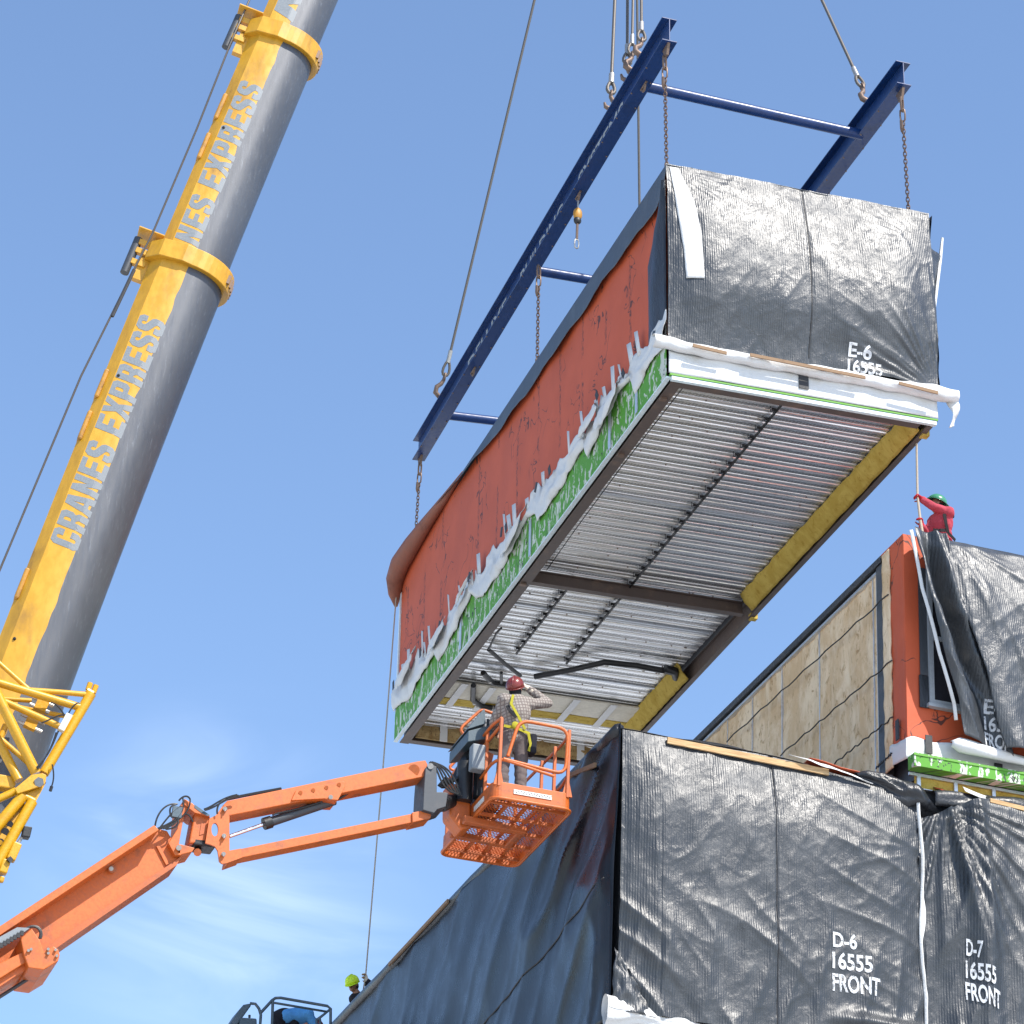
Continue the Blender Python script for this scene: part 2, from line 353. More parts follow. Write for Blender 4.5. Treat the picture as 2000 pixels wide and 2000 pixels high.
def mk_plaid():
    g = G('plaid_shirt'); x, y, z = g.xyz()
    a = g.rng(g.math('ABSOLUTE', g.math('SUBTRACT', g.math('FRACT', g.math('MULTIPLY', g.math('ADD', x, g.math('MULTIPLY', z, .25)), 22)), .5)), .30, .38)
    b = g.rng(g.math('ABSOLUTE', g.math('SUBTRACT', g.math('FRACT', g.math('MULTIPLY', g.math('SUBTRACT', z, g.math('MULTIPLY', x, .25)), 22)), .5)), .30, .38)
    g.set(base=g.mix(g.math('MAXIMUM', a, b), (.30, .265, .235), (.17, .14, .125)), rough=.85, spec=.15, normal=g.bump(g.noise(g.map(), 9, 4, .6), .6, .03)); return g.m
M['plaid'] = mk_plaid()
def cloth(n, c): return paint(n, c, .85, tuple(x*.5 for x in c), .4, 7, spec=.15, bump=.6)
M['pants'] = cloth('grey_trousers', (.13, .105, .10)); M['redshirt'] = cloth('red_shirt', (.40, .062, .085)); M['redglove'] = cloth('red_glove', (.38, .02, .03))
M['blueshirt'] = cloth('blue_shirt', (.10, .32, .62)); M['darkcloth'] = cloth('dark_cloth', (.02, .02, .026)); M['boot'] = cloth('dark_boot', (.03, .026, .024))
M['harness_y'] = cloth('yellow_webbing', (.36, .32, .03)); M['harness_k'] = cloth('black_webbing', (.02, .02, .022)); M['tanglove'] = cloth('pale_glove', (.62, .53, .42))
def gloss(n, c, r=.25): return paint(n, c, r, tuple(x*.6 for x in c), .25, 9, bump=.02)
M['helmet_red'] = gloss('red_brown_helmet', (.17, .026, .02)); M['helmet_green'] = gloss('green_helmet', (.05, .22, .12)); M['helmet_lime'] = gloss('lime_helmet', (.62, .85, .02), .4)
M['decal'] = paint('white_decal', (.70, .70, .66), .5, (.2, .19, .12), .6, 14)
M['lens'] = paint('dark_glass', (.02, .02, .025), .1, (.01, .01, .01), .1, 5)
M['pvc'] = paint('window_frame', (.30, .32, .335), .4, (.3, .3, .3), .2, 5)
M['plate'] = paint('pale_blue_edge', (.62, .72, .74), .45, (.3, .3, .3), .3, 4)
def mk_ground():
    g = G('gravel_yard'); v = g.map(); n = g.noise(v, .05, 6, .6); n2 = g.noise(v, 3, 8, .7)
    g.set(base=g.mix(g.rng(n, .35, .65), (.56, .56, .55), (.47, .47, .455)), rough=.9, normal=g.bump(n2, .6, .03)); return g.m
M['ground'] = mk_ground()
# ------------------------------------------------------------------ lettering
def text2d(body, size=1.0, bold=0.0, shear=0.0, sx=1.0, space=1.0, seg=.08):
    cu = bpy.data.curves.new('t', 'FONT'); cu.body = body; cu.size = size; cu.offset = bold; cu.shear = shear; cu.space_character = space; cu.resolution_u = 4
    ob = bpy.data.objects.new('t', cu); COL.objects.link(ob); dg = bpy.context.evaluated_depsgraph_get(); dg.update()
    me = bpy.data.meshes.new_from_object(ob.evaluated_get(dg)); bpy.data.objects.remove(ob); bpy.data.curves.remove(cu)
    bm = bmesh.new(); bm.from_mesh(me); bpy.data.meshes.remove(me); bmesh.ops.remove_doubles(bm, verts=bm.verts, dist=1e-5)
    for _ in range(4):
        es = [e for e in bm.edges if e.calc_length() > seg]
        if not es: break
        bmesh.ops.subdivide_edges(bm, edges=es, cuts=1); bmesh.ops.triangulate(bm, faces=bm.faces)
    bm.verts.ensure_lookup_table()
    vs = [(v.co.x*sx, v.co.y) for v in bm.verts]; fs = [tuple(v.index for v in f.verts) for f in bm.faces]; bm.free()
    x0 = min(v[0] for v in vs); x1 = max(v[0] for v in vs); y0 = min(v[1] for v in vs); y1 = max(v[1] for v in vs)
    return vs, fs, (x0, x1, y0, y1)
def text_map(mb, body, fn, w, h, **kw):
    """letters squeezed into a w x h field; fn(u,v) -> 3-D point"""
    vs, fs, (x0, x1, y0, y1) = text2d(body, **kw)
    mb.add([fn((x-x0)/(x1-x0)*w, (y-y0)/(y1-y0)*h) for x, y in vs], fs); return mb
# heavy condensed block capitals, each an outline with optional counters on a unit cell
import mathutils.geometry as mg
BL = {
 'E': ([(0, 0), (1, 0), (1, .19), (.42, .19), (.42, .41), (.9, .41), (.9, .60), (.42, .60), (.42, .81), (1, .81), (1, 1), (0, 1)], []),
 'N': ([(0, 0), (.38, 0), (.38, .52), (.64, 0), (1, 0), (1, 1), (.62, 1), (.62, .50), (.36, 1), (0, 1)], []),
 'A': ([(-.06, 0), (.34, 0), (.38, .18), (.62, .18), (.66, 0), (1.06, 0), (.76, 1), (.24, 1)], [[(.42, .35), (.5, .74), (.58, .35)]]),
 'R': ([(0, 0), (.40, 0), (.40, .40), (.50, .40), (.60, .32), (.60, 0), (1, 0), (1, .38), (.88, .48), (1, .60), (1, .86), (.84, 1), (0, 1)], [[(.40, .57), (.40, .83), (.55, .83), (.61, .78), (.61, .62), (.55, .57)]]),
 'P': ([(0, 0), (.40, 0), (.40, .36), (.84, .36), (1, .50), (1, .86), (.84, 1), (0, 1)], [[(.40, .54), (.40, .83), (.55, .83), (.61, .78), (.61, .59), (.55, .54)]]),
 'X': ([(-.05, 0), (.35, 0), (.5, .32), (.65, 0), (1.05, 0), (.74, .51), (1.03, 1), (.64, 1), (.5, .70), (.36, 1), (-.03, 1), (.26, .51)], []),
 'C': ([(.16, 0), (.84, 0), (1, .14), (1, .38), (.61, .38), (.61, .20), (.56, .16), (.44, .16), (.39, .20), (.39, .80), (.44, .84), (.56, .84), (.61, .80), (.61, .64), (1, .64), (1, .86), (.84, 1), (.16, 1), (0, .86), (0, .14)], []),
 'S': ([(.16, 0), (.84, 0), (1, .14), (1, .42), (.90, .53), (.44, .70), (.39, .75), (.39, .80), (.45, .85), (.55, .85), (.61, .80), (.61, .69), (1, .69), (1, .86), (.84, 1), (.16, 1), (0, .86), (0, .62), (.10, .51), (.56, .33), (.61, .28), (.61, .20), (.55, .15), (.45, .15), (.39, .20), (.39, .33), (0, .33), (0, .14)], []),
}
def block_map(mb, body, fn, h, shear=.22, gap=.16, seg=.09):
    """fn(a, b): a runs 0..1 along the whole line, b = 0..h above the baseline"""
    adv = [(.62 if c == ' ' else 1+gap) for c in body]; tot = sum(adv)-gap+shear; x = 0
    for c, ad in zip(body, adv):
        if c != ' ':
            out, holes = BL[c]; loops = [out]+holes; pts = [p for l in loops for p in l]
            bm = bmesh.new(); vs = [bm.verts.new((p[0], p[1], 0)) for p in pts]
            for t in mg.tessellate_polygon([[V((p[0], p[1], 0)) for p in l] for l in loops]):
                try: bm.faces.new([vs[i] for i in t])
                except ValueError: pass
            for _ in range(3):
                es = [e for e in bm.edges if e.calc_length() > seg]
                if not es: break
                bmesh.ops.subdivide_edges(bm, edges=es, cuts=1); bmesh.ops.triangulate(bm, faces=bm.faces)
            bm.verts.ensure_lookup_table()
            mb.add([fn((x+v.co.x+shear*v.co.y)/tot, v.co.y*h) for v in bm.verts], [tuple(v.index for v in f.verts) for f in bm.faces]); bm.free()
        x += ad
    return mb
# ================================================================== GROUND
mb = MB(); mb.grid(lambda u, v: (lerp(-3000, 3000, u), lerp(-3000, 3000, v), 0), 8, 8)
tag(mb.build('ground', M['ground'], fix=False), None, None, kind='structure')
# ================================================================== MODULE E-6 (hanging)
T6 = thing('building_module', 'orange sided building module hanging from the blue lifting frame, corrugated metal underside showing', 'building module', E6_A, rot=E6_R)
def P6(mb, name, mat, **kw): return mb.build(name, mat, T6, space='local', **kw)
H = E6_H
mb = MB()
def leftwall(u, v):
    y = lerp(0.03, 14.46, u); z = lerp(-2.98, -.03, v); return (.012*pn(y*.8, z*.9, 3)+.02, y, z)
mb.grid(leftwall, 120, 24); P6(mb, 'wall_membrane', M['orange'], smooth=180)
mb = MB().box(.05, 4.16, .04, 14.45, -3.22, -.04); P6(mb, 'inner_box', M['dark_steel'])
mb = MB().box(-.01, .06, 14.46, 14.52, -3.0, -.35); P6(mb, 'corner_trim', M['plate'])
def bul(t, top, amt): return amt*math.sin(math.pi/2*min(1, t/top))
def radial(u, v, cu, cv, fr, rmin, rmax, seed):
    dx, dy = u-cu, v-cv; r = math.hypot(dx, dy); a = math.atan2(dy, dx)
    return (ridge(a*fr, r*.35, seed)**2)*sst(rmin, rmin+.3, r)*sst(rmax, rmax*.35, r)
def wr(u, v, s, a=1.0):
    """general creases of a hung sheet"""
    return a*(.018*ridge(u*1.0+.4*v, v*.4, s)**2+.010*ridge(u*2.6-.9*v, v*1.4, s+5)**2+.005*pn(u*7, v*4, s+9)+.004*ridge(u*5-3*v, v*4+u, s+2)**2)
def dE6(u, v):  # u across 0..4.2, v height above the sheet's lower edge 0..3
    t = 1-v/3.0
    d = bul(t, .60, .285)*sst(-.35, .7, u)*sst(4.6, 3.5, u)*(.30+.70*sst(-.1, 1.1, v))+wr(u, v, 1)
    d += .042*radial(u, v, 4.3, -.1, 5.5, .3, 2.6, 11)+.012*radial(u, v, .1, 2.9, 6, .1, 1.5, 13)+.008*radial(u, v, 4.1, 2.4, 6, .1, 1.6, 17)
    d += .005*ridge((u-.25)*4, v*.4, 31)*sst(.9, .4, u)
    d -= .028*math.exp(-((u-2.14-.02*pn(v*1.5, 0, 4))/.022)**2)*.55     # the vertical seam pulled in
    return d
zt6 = lambda u: .055
zb6 = lambda u: -3.02-.02*math.sin(u*1.6)
def front6(u, v):
    x = lerp(-.02, 4.22, u); vv = v*3.0; return (x, -.03-dE6(x, vv), lerp(zb6(x), zt6(x), v))
mb = MB().grid(front6, 190, 140); P6(mb, 'front_tarp', M['tarp'], smooth=180, fix=False)
def on6(x, z, off=.006): 
    v = (z-zb6(x))/(zt6(x)-zb6(x))*3.0; return V((x, -.03-dE6(x, v)-off, z))
mb = MB().tube([on6(2.145+.012*pn(z*2, 0, 7), z, .004) for z in [-.03-.06*i for i in range(49)]], .009, 5); P6(mb, 'tarp_seam', M['black_wire'])
for body, x0, x1, z0, z1 in (('E-6', 2.75, 3.11, -2.79, -2.57), ('16555', 2.74, 3.28, -3.03, -2.82)):
    mb = text_map(MB(), body, lambda a, b: on6(x0+a, z0+b+(.0), .008), x1-x0, z1-z0, bold=.025, seg=.1); P6(mb, 'stencil_lettering', M['spray'], fix=False)
# white tape band down the front left
def tape6(u, v):
    t = v; xl = plin([(0, .03), (.35, .10), (.75, .19), (1, .22)], t); xr = plin([(0, .17), (.3, .36), (.6, .44), (1, .47)], t); x = lerp(xl, xr, u); z = lerp(-.0, -1.98, t)
    return on6(x, max(z, -2.98), .012+.006*pn(x*9, z*5, 2))
mb = MB().grid(tape6, 8, 50); P6(mb, 'tape_band', M['white'], smooth=180, solid=.002, fix=False)
# tarp lapped round the near left corner
def lap6(u, v):
    z = lerp(-2.93, -.25, v); w = plin([(0, .62), (.12, .70), (.6, .72), (.85, .28), (1, .03)], v)+.02*pn(z*6, 0, 3); y = -.06+(w+.06)*u
    return (-.035-.02*pn(y*3, z*1.5, 8)-.05*math.sin(u*3.14)*sst(0, .4, v), y, z)
mb = MB().grid(lap6, 10, 60); P6(mb, 'corner_lap', M['tarp_dark'], smooth=180, solid=.004, fix=False)
# roof tarp with its flap down the long side
def roof6(u, v):
    y = lerp(-.05, 14.58, v)
    k = u*3
    if k < 2:
        x = lerp(4.2, -.02, k/2); return (x, y, .03+.02*pn(x*.8, y*.6, 4))
    t = k-2
    drop = plin([(0, .42), (.02, .60), (.15, .50), (.5, .42), (.78, .10), (.88, .12), (.95, .14), (1, .16)], v)+.05*pn(y*1.3, 0, 6)+.02*pn(y*4, 0, 2)
    fl = .05+.08*sst(8, 12.5, y)*sst(15.0, 13.5, y)+.03*pn(y*.9, 1, 2)
    a = t*1.35
    x = -.02-fl*math.sin(a)*(.6+.4*t); z = .03-drop*t*(1-.12*sst(8, 14, y))
    return (x, y, z)
mb = MB().grid(roof6, 45, 160); P6(mb, 'roof_tarp', M['tarp_roof'], smooth=180, solid=.004, fix=False)
WRP = [V((-.02, 10.4, .0)), V((-.05, 11.4, -.02)), V((-.09, 12.4, -.06)), V((-.13, 13.3, -.11)), V((-.15, 14.0, -.18)), V((-.14, 14.42, -.32)), V((-.09, 14.56, -.56)), V((-.04, 14.58, -.80))]
mb = MB().tube(WRP, [.02, .07, .12, .16, .185, .18, .13, .03], 14); mb.v = [v+V((.03*pn(v.y*1.2, v.z*3, 2), 0, .02*pn(v.y*2, v.x*4, 5))) for v in mb.v]; P6(mb, 'roof_edge_wrap', M['wrap_brown'], smooth=180)
# right side wrap
def right6(u, v):
    y = lerp(-.05, 14.5, u); z = lerp(-3.1, .02, v); return (4.22+.05*ridge(y*.7, z*.8, 3)+.03*pn(y*3, z*2, 1), y, z)
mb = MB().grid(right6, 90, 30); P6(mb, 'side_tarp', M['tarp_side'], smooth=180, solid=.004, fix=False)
def rflap(u, v):
    z = lerp(-2.35, -.52, v); xs = plin([(-2.35, 4.30), (-1.8, e6(c6(1722, 860), 1, .1).x), (-1.2, e6(c6(1738, 720), 1, .15).x), (-.52, e6(c6(1757, 520), 1, .2).x)], z); return (lerp(4.22, xs-.015, u)+.015*pn(z*6, u*3, 8), -.02+.2*u+.04*pn(z*4, u*2, 2), z)
mb = MB().grid(rflap, 6, 30); P6(mb, 'loose_wrap', M['tarp'], smooth=180, solid=.004, fix=False)
mb = MB(); 
mb.tube([e6(c6(1768, 455), 1, .2), e6(c6(1757, 560), 1, .2), e6(c6(1738, 720), 1, .15), e6(c6(1722, 860), 1, .1), e6(c6(1714, 985), 1, .05)], [.02, .028, .026, .022, .02], 6); P6(mb, 'hanging_strip', M['white'])
# white rolled membrane along the bottom of the front
def roll6(u, v):
    x = lerp(-.26, 4.50, u); a = lerp(-.5, math.pi+.35, v); 
    R = (.085+.03*pn(x*1.4, 0, 2)+.02*pn(x*4, a*.6, 3))*(1+.35*sst(3.7, 4.4, x)); 
    cz = -3.09-.015*x*.3+.02*pn(x*.9, 3, 1)
    z = cz+math.cos(a)*R*1.05+.04*sst(.6, -.2, x); yy = -.10-math.sin(a)*R*1.0-.012*ridge(x*2.2, a, 4)
    return (x, yy, z)
mb = MB().grid(roll6, 150, 16); P6(mb, 'rolled_membrane', M['white'], smooth=180, solid=.003, fix=False)
def band6(u, v):
    x = lerp(.0, 4.2, u); z = lerp(-3.50, -3.13, v); return (x, -.05-.012*ridge(x*1.1+z, z*3, 5)-.02*v*pn(x*2, 0, 9), z)
mb = MB().grid(band6, 100, 8); P6(mb, 'white_band', M['white'], smooth=180, solid=.004, fix=False)
mb = MB().box(.02, 4.2, -.055, .0, -3.535, -3.505); P6(mb, 'green_line', M['green_plain'])
mb = MB().box(.05, 4.18, -.045, .02, -3.60, -3.54); P6(mb, 'bottom_trim', M['plate'])
mb = MB().box(2.0, 2.15, -.085, -.07, -3.40, -3.17); P6(mb, 'tape_patch', M['black_wire'])
for xa, xb in ((.30, .82), (1.18, 2.98)):
    mb = MB().bar((xa, -.235, -3.10+.01*xa), (xb, -.235, -3.13), .02, .05); P6(mb, 'batten', M['wood_old'])
mb = MB().bar((3.5, -.26, -3.14), (4.12, -.26, -3.19), .02, .05); P6(mb, 'batten', M['wood_old'])
def tail6(u, v):
    z = lerp(-3.10, -3.62, v); x = 4.30+.10*math.sin(v*2.4)+u*(.10+.05*math.sin(v*5)); return (x, -.1+.05*math.sin(v*7+u*3), z)
mb = MB().grid(tail6, 4, 20); P6(mb, 'loose_tail', M['white'], smooth=180, solid=.003, fix=False)
# left side base: green sheathing, drooping white membrane with slit tabs
mb = MB().grid(lambda u, v: (-.012+.004*pn(u*30, v), lerp(.02, 14.5, u), lerp(-3.53, -2.7, v)), 60, 4); P6(mb, 'green_sheathing', M['green'], fix=False, solid=.01)
mb = MB().box(-.02, .05, .0, 14.52, -3.56, -3.535); P6(mb, 'bottom_trim', M['plate'])
for y0 in (1.2, 2.4, 6.3, 10.2): P6(MB().box(-.035, -.02, y0, y0+.10, -3.50, -2.85), 'metal_strap', M['galv'])
ztop = lambda y: -2.60+.26*pn(y*.55, 0, 1)+.26*pn(y*1.6, 0, 5)+.12*pn(y*5, 0, 7)+.16*abs(((y*.83+.2*pn(y, 0, 1)) % 1)-.5)
ZB = [(0, -3.02), (.7, -2.98), (1.3, -3.12), (1.42, -2.78), (2.0, -2.74), (2.7, -2.92), (3.4, -3.10), (3.5, -2.80), (4.6, -3.0), (5.9, -3.06), (6.0, -2.86), (6.5, -2.70), (7.4, -2.98), (8.6, -3.05), (9.3, -2.92), (9.6, -2.72), (10.4, -2.95), (11.6, -3.14), (11.75, -2.85), (12.6, -2.98), (13.5, -3.05), (14.6, -2.9)]
zbot = lambda y: plin(ZB, y)-.05+.08*pn(y*1.3, 0, 3)+.012*pn(y*6, 0, 3)
def drape6(u, v):
    y = lerp(-.1, 14.55, u); z = lerp(zbot(y), ztop(y), v)
    bulge = (.045+.07*pn(y*1.1, 0, 2))*math.sin(math.pi*(1-v)**2.2)+.03*pn(y*2.5, v*2, 4)+.03*ridge(y*2.3-1.5*v, v*1.2+y*.4, 6)**2+.008*ridge(y*5+3*v, v*2, 3)**3
    return (-.03-max(.0, bulge)-.03*v*(pn(y*3, 0, 8)+.5), y, z)
mb = MB().grid(drape6, 260, 14)
rt = random.Random(5)
for yc in (1.05, 1.35, 1.8, 2.2, 2.55, 2.95, 3.6, 4.3, 5.6, 6.4, 7.1, 7.35, 7.6, 9.1, 9.5, 10.2, 10.9, 12.1, 12.35, 12.6, 13.5, 13.8):
    w = rt.uniform(.05, .20); hh = rt.uniform(.22, .52); sk = rt.uniform(-.06, .08); z0 = ztop(yc)-.1; x0 = -.05
    mb.add([(x0, yc-w/2, z0), (x0, yc+w/2, z0), (x0-.05, yc+w*.35+sk, z0+hh), (x0-.03, yc-w*.35+sk, z0+hh*.95)], [(0, 1, 2, 3)])
P6(mb, 'draped_membrane', M['white'], smooth=60, solid=.003, fix=False)
for yc in (1.5, 2.7, 5.0, 5.7, 7.3, 7.55, 9.4, 11.2, 12.4, 14.2):
    z0 = ztop(yc)-.02; a = rt.uniform(-.6, .6); P6(MB().obox((-.15, yc, z0), (1, 0, 0), (0, math.cos(a), math.sin(a)), (0, -math.sin(a), math.cos(a)), .004, .05, .085), 'tape_patch', M['black_wire'])
def loose_flap(ya, yb, w, sk, seed):
    def f(u, v):
        y = lerp(ya, yb, v)+sk*u; z0 = ztop(ya)+.06-.42*v*.4
        return (-.07-.13*math.sin(u*2.2)*(.5+.5*math.sin(v*3.1))-.03*ridge(u*2+v*1.5, v*3, seed), y, z0-u*w*(1-.45*abs(v-.45)*2)+.03*pn(u*4, v*5, seed))
    return MB().grid(f, 14, 18)
for a in ((1.75, 2.75, .50, .10, 1), (2.9, 3.7, .34, -.2, 2), (6.35, 7.4, .48, .25, 3), (9.35, 9.9, .36, .3, 4), (11.0, 11.9, .40, -.1, 5), (12.9, 13.9, .46, .2, 6)):
    P6(loose_flap(*a), 'loose_flap', M['white'], smooth=180, solid=.003, fix=False)
# underside
mb = MB()
prof = [(0, 0), (.06, 0), (.072, -.015), (.088, -.015), (.10, 0), (.115, -.008), (.13, 0), (.175, 0), (.18, .010), (.27, .010), (.275, 0), (.2875, -.008), (.30, 0)]
py = []; 
for i in range(48):
    for a, b in prof[:-1]: py.append((i*.30+a, -3.28+b))
py.append((48*.30, -3.28)); py = [p for p in py if p[0] < 14.3]
n = len(py)
mb.add([(x, y, z) for x in (.22, 2.1, 3.98) for y, z in py], [(k*n+i, k*n+i+1, (k+1)*n+i+1, (k+1)*n+i) for k in range(2) for i in range(n-1)])
P6(mb, 'deck', M['deck'], smooth=25)
rk = random.Random(21)
mb = MB()
for i in range(90): mb.ball((rk.uniform(.4, 3.8), rk.randint(1, 46)*.30+.03, -3.285), .014, 6, 4)
P6(mb, 'screw_pattern', M['hookmetal'])
for y in (4.2, 8.55, 11.1): P6(MB().box(.24, 3.96, y, y+.05, -3.315, -3.285), 'lap_strip', M['galv'])
def cbeam(p, q, w, h):
    p, q = V(p), V(q); t = (q-p).normalized(); a = t.cross(V((0, 0, 1))); mb = MB()
    c = (p+q)/2; L = (q-p).length/2
    mb.obox(c+V((0, 0, -h/2+.008)), t, a, (0, 0, 1), L, w/2, .008); mb.obox(c+V((0, 0, h/2-.008)), t, a, (0, 0, 1), L, w/2, .008)
    mb.obox(c, t, a, (0, 0, 1), L, .006, h/2-.016); return mb
P6(cbeam((.16, .06, -3.43), (.16, 14.45, -3.43), .17, .32), 'steel_beam', M['steel'])
P6(cbeam((4.12, .06, -3.43), (4.12, 14.45, -3.43), .09, .32), 'steel_beam', M['steel'])
P6(cbeam((.25, .13, -3.44), (3.97, .13, -3.44), .14, .28), 'steel_beam', M['steel'])
P6(cbeam((.25, 7.2, -3.45), (3.97, 7.2, -3.45), .13, .22), 'steel_beam', M['steel'])
P6(cbeam((.25, 14.36, -3.44), (3.97, 14.36, -3.44), .16, .28), 'steel_beam', M['steel'])
def wool_face(y0, y1, x=4.05):
    return MB().grid(lambda u, v: (x-.20*(1-v)-.02*ridge(u*14, v*2, y0)-.025*sst(.5, 0, abs(v-.5)), lerp(y0, y1, u), lerp(-3.30, -3.575, v)+(.03*pn(u*30, 0, 2) if v < .1 else 0)), 60, 6)
P6(wool_face(.25, 6.95), 'insulation', M['yellow_wool'], smooth=180, solid=.02, fix=False)
P6(wool_face(9.95, 14.2), 'insulation', M['yellow_wool'], smooth=180, solid=.02, fix=False)
mb = MB().grid(lambda u, v: (lerp(.3, 3.95, u), 14.22-.05*ridge(u*9, v*2, 1)-.05*sst(.5, 0, abs(v-.5)), lerp(-3.26, -3.56, v)), 60, 8); P6(mb, 'insulation', M['brown_wool'], smooth=180, solid=.02, fix=False)
mb = MB().grid(lambda u, v: (lerp(.28, 3.9, u), lerp(11.95, 12.65, v), -3.34-.01*pn(u*8, v*3)), 30, 6); P6(mb, 'beige_panel', M['beige'], solid=.03, fix=False)
mb = MB().grid(lambda u, v: (lerp(.28, 3.9, u), lerp(12.66, 12.95, v), -3.35-.02*pn(u*9, v*3)), 30, 4); P6(mb, 'insulation', M['yellow_wool'], solid=.03, fix=False)
for x0 in (.5, 1.02, 2.6, 3.3): P6(MB().box(x0, x0+.13, 11.92, 13.0, -3.385, -3.375), 'tape_strip', M['white'])
for x0 in (.75, 3.4): P6(MB().box(x0, x0+.14, 14.12, 14.14, -3.58, -3.25), 'tape_strip', M['white'])
def rod(x, y0, y1):
    mb = MB().tube([(x, y0, -3.36), (x, y1, -3.36)], .022, 6); y = y0+.15
    while y < y1: mb.obox((x-.02, y, -3.345), (1, 0, 0), (0, 1, 0), (0, 0, 1), .05, .012, .02); mb.tube([(x-.09, y, -3.30), (x-.08, y+.03, -3.37), (x, y, -3.385)], .008, 5); y += .30
    return mb
P6(rod(1.98, .3, 10.5), 'conduit', M['black_pipe']); P6(rod(1.03, 7.35, 10.4), 'conduit', M['black_pipe'])
mb = MB().tube([(.45, .6, -3.34), (.42, 3.2, -3.36), (.46, 5.6, -3.34), (.5, 7.1, -3.33)], .008, 5); P6(mb, 'cable', M['black_wire'])
def U(x, y, z=-3.42): return e6(c8(x, y), 2, z)
mb = MB().tube([U(980, 1035), U(1200, 995), U(1420, 945), U(1620, 965), U(1850, 1010)], .052, 10)
mb.tube([U(1800, 985), U(1860, 1000), U(1870, 1040)], .075, 10); P6(mb, 'drain_pipe', M['black_pipe'], smooth=40)
mb = MB().tube([U(690, 865), U(800, 960), U(890, 1030)], .035, 8); mb.tube([U(690, 865), U(740, 760), U(770, 730)], .02, 8); P6(mb, 'drain_pipe', M['black_pipe'], smooth=40)
mb = MB().tube([U(655, 1010), U(680, 1040), U(720, 1075), U(800, 1085)], .05, 10); mb.tube([U(770, 1090), U(770, 1010)], .03, 8); P6(mb, 'drain_pipe', M['black_pipe'], smooth=40)
mb = MB().tube([U(595, 1090), U(590, 1180), U(640, 1220), U(720, 1235), U(810, 1225)], .05, 10); mb.tube([U(785, 1230), U(785, 1180)], .025, 8); P6(mb, 'drain_pipe', M['black_pipe'], smooth=40)
for x, y in ((1370, 960), (1435, 955), (1665, 985), (1760, 1000), (700, 1060), (600, 1195), (625, 1215), (715, 1235)): P6(MB().ball(U(x, y), .062, 8, 6, (.6, 1, 1)), 'pipe_coupling', M['zinc'])
for y0 in (.55, 2.4, 7.2): P6(MB().obox((.13, y0, -3.60), (1, 0, 0), (0, 1, 0), (0, 0, 1), .05, .04, .02), 'lug', M['hookmetal'])
for y0 in (.35, 7.2): P6(MB().obox((4.16, y0, -3.56), (1, 0, 0), (0, 1, 0), (0, 0, 1), .06, .06, .05), 'lug', M['yellow_wool'])
# ================================================================== MODULES D-6, D-7, E-7 AND THE STACK BELOW
DX, DY, DZ = 12.66, 34.39, 17.94
def module_body(t, x0, x1, y0, y1, z0, z1):
    MB().box(x0+.06, x1-.02, y0+.08, y1-.02, z0, z1-.06).build('inner_box', M['dark_steel'], t)
TD6 = thing('building_module', 'tarp wrapped building module with the long shaded side, marked D-6 16555 FRONT', 'building module', (DX+2.1, DY, 14.0))
module_body(TD6, DX, DX+4.18, DY, DY+14.5, 14.0, DZ)
def dD6(u, v):   # u 0..4.18, v 0..3.9 above z 14.04
    t = 1-v/3.9
    d = bul(t, .34, .20)*sst(-.3, .6, u)*sst(4.6, 3.6, u)+wr(u, v, 41)
    d += .009*radial(u, v, 4.4, 2.9, 4, .4, 2.4, 43)+.05*ridge((u*.8+v*.62+.12*v*v)*2.1, (v-u)*.22, 47)**2*sst(2.2, 1.2, v)*sst(3.0, 1.6, u)+.018*ridge(u*.9+v*2.2, u*.5, 45)**2*sst(2.2, 3.2, u)
    d += .04*ridge(u*1.9-.5*v, v*.22, 49)**2*sst(1.9, .6, v)
    d += .008*ridge(u*9, v*1.2, 53)*sst(.75, .35, u)
    d -= .015*math.exp(-((u-2.1-.02*pn(v*1.5, 0, 4))/.022)**2)+.014*math.exp(-((u-.5)/.02)**2)*sst(3.2, 2.6, v)
    d += .10*math.exp(-((v-.33+.0*u)/.10)**2)*sst(2.6, 3.3, u)
    return d
ztD6 = lambda u: DZ-.02-.26*sst(2.0, 4.2, u)
def frontD6(u, v):
    x = 4.18*u; z = lerp(14.04, ztD6(x), v); return (DX+x, DY-.03-dD6(x, z-14.04), z)
MB().grid(frontD6, 190, 170).build('front_tarp', M['tarp2'], TD6, smooth=180, fix=False)
def onD6(x, z, off=.006): return V((x, DY-.03-dD6(x-DX, z-14.04)-off, z))
MB().tube([onD6(DX+2.1+.012*pn(z*2, 0, 7), z, .004) for z in [14.1+.06*i for i in range(62)]], .009, 5).build('tarp_seam', M['black_wire'], TD6)
for body, x0, x1, z0, z1 in (('D-6', 15.52, 15.86, 15.30, 15.51), ('16555', 15.51, 16.07, 15.01, 15.24), ('FRONT', 15.51, 16.18, 14.71, 14.95)):
    text_map(MB(), body, lambda a, b: onD6(x0+a, z0+b+a*.035+.02, .008), x1-x0, z1-z0, bold=.025, seg=.1).build('stencil_lettering', M['spray'], TD6, fix=False)
def sideD6(u, v):
    y = lerp(DY-.04, DY+14.5, u); z = lerp(14.0, DZ-.02+.10*math.exp(-((y-DY)/.25)**2), v); yy = y-DY
    f = .09*radial(yy, z-14, -.4, 4.3, 3.2, .9, 9, 61)+.05*ridge(yy*.32+.34*z, (z-yy)*.10, 63)**2+.008*pn(yy*.8, z*.6, 3)+.02*ridge(yy*.9+.8*z, (z-yy)*.2, 65)**2
    return (DX-.02-f*sst(.0, .3, u*14.5+.05)-.04*sst(.9, .4, v), y, z)
MB().grid(sideD6, 240, 70).build('side_tarp', M['tarp_side'], TD6, smooth=180, solid=.004, fix=False)
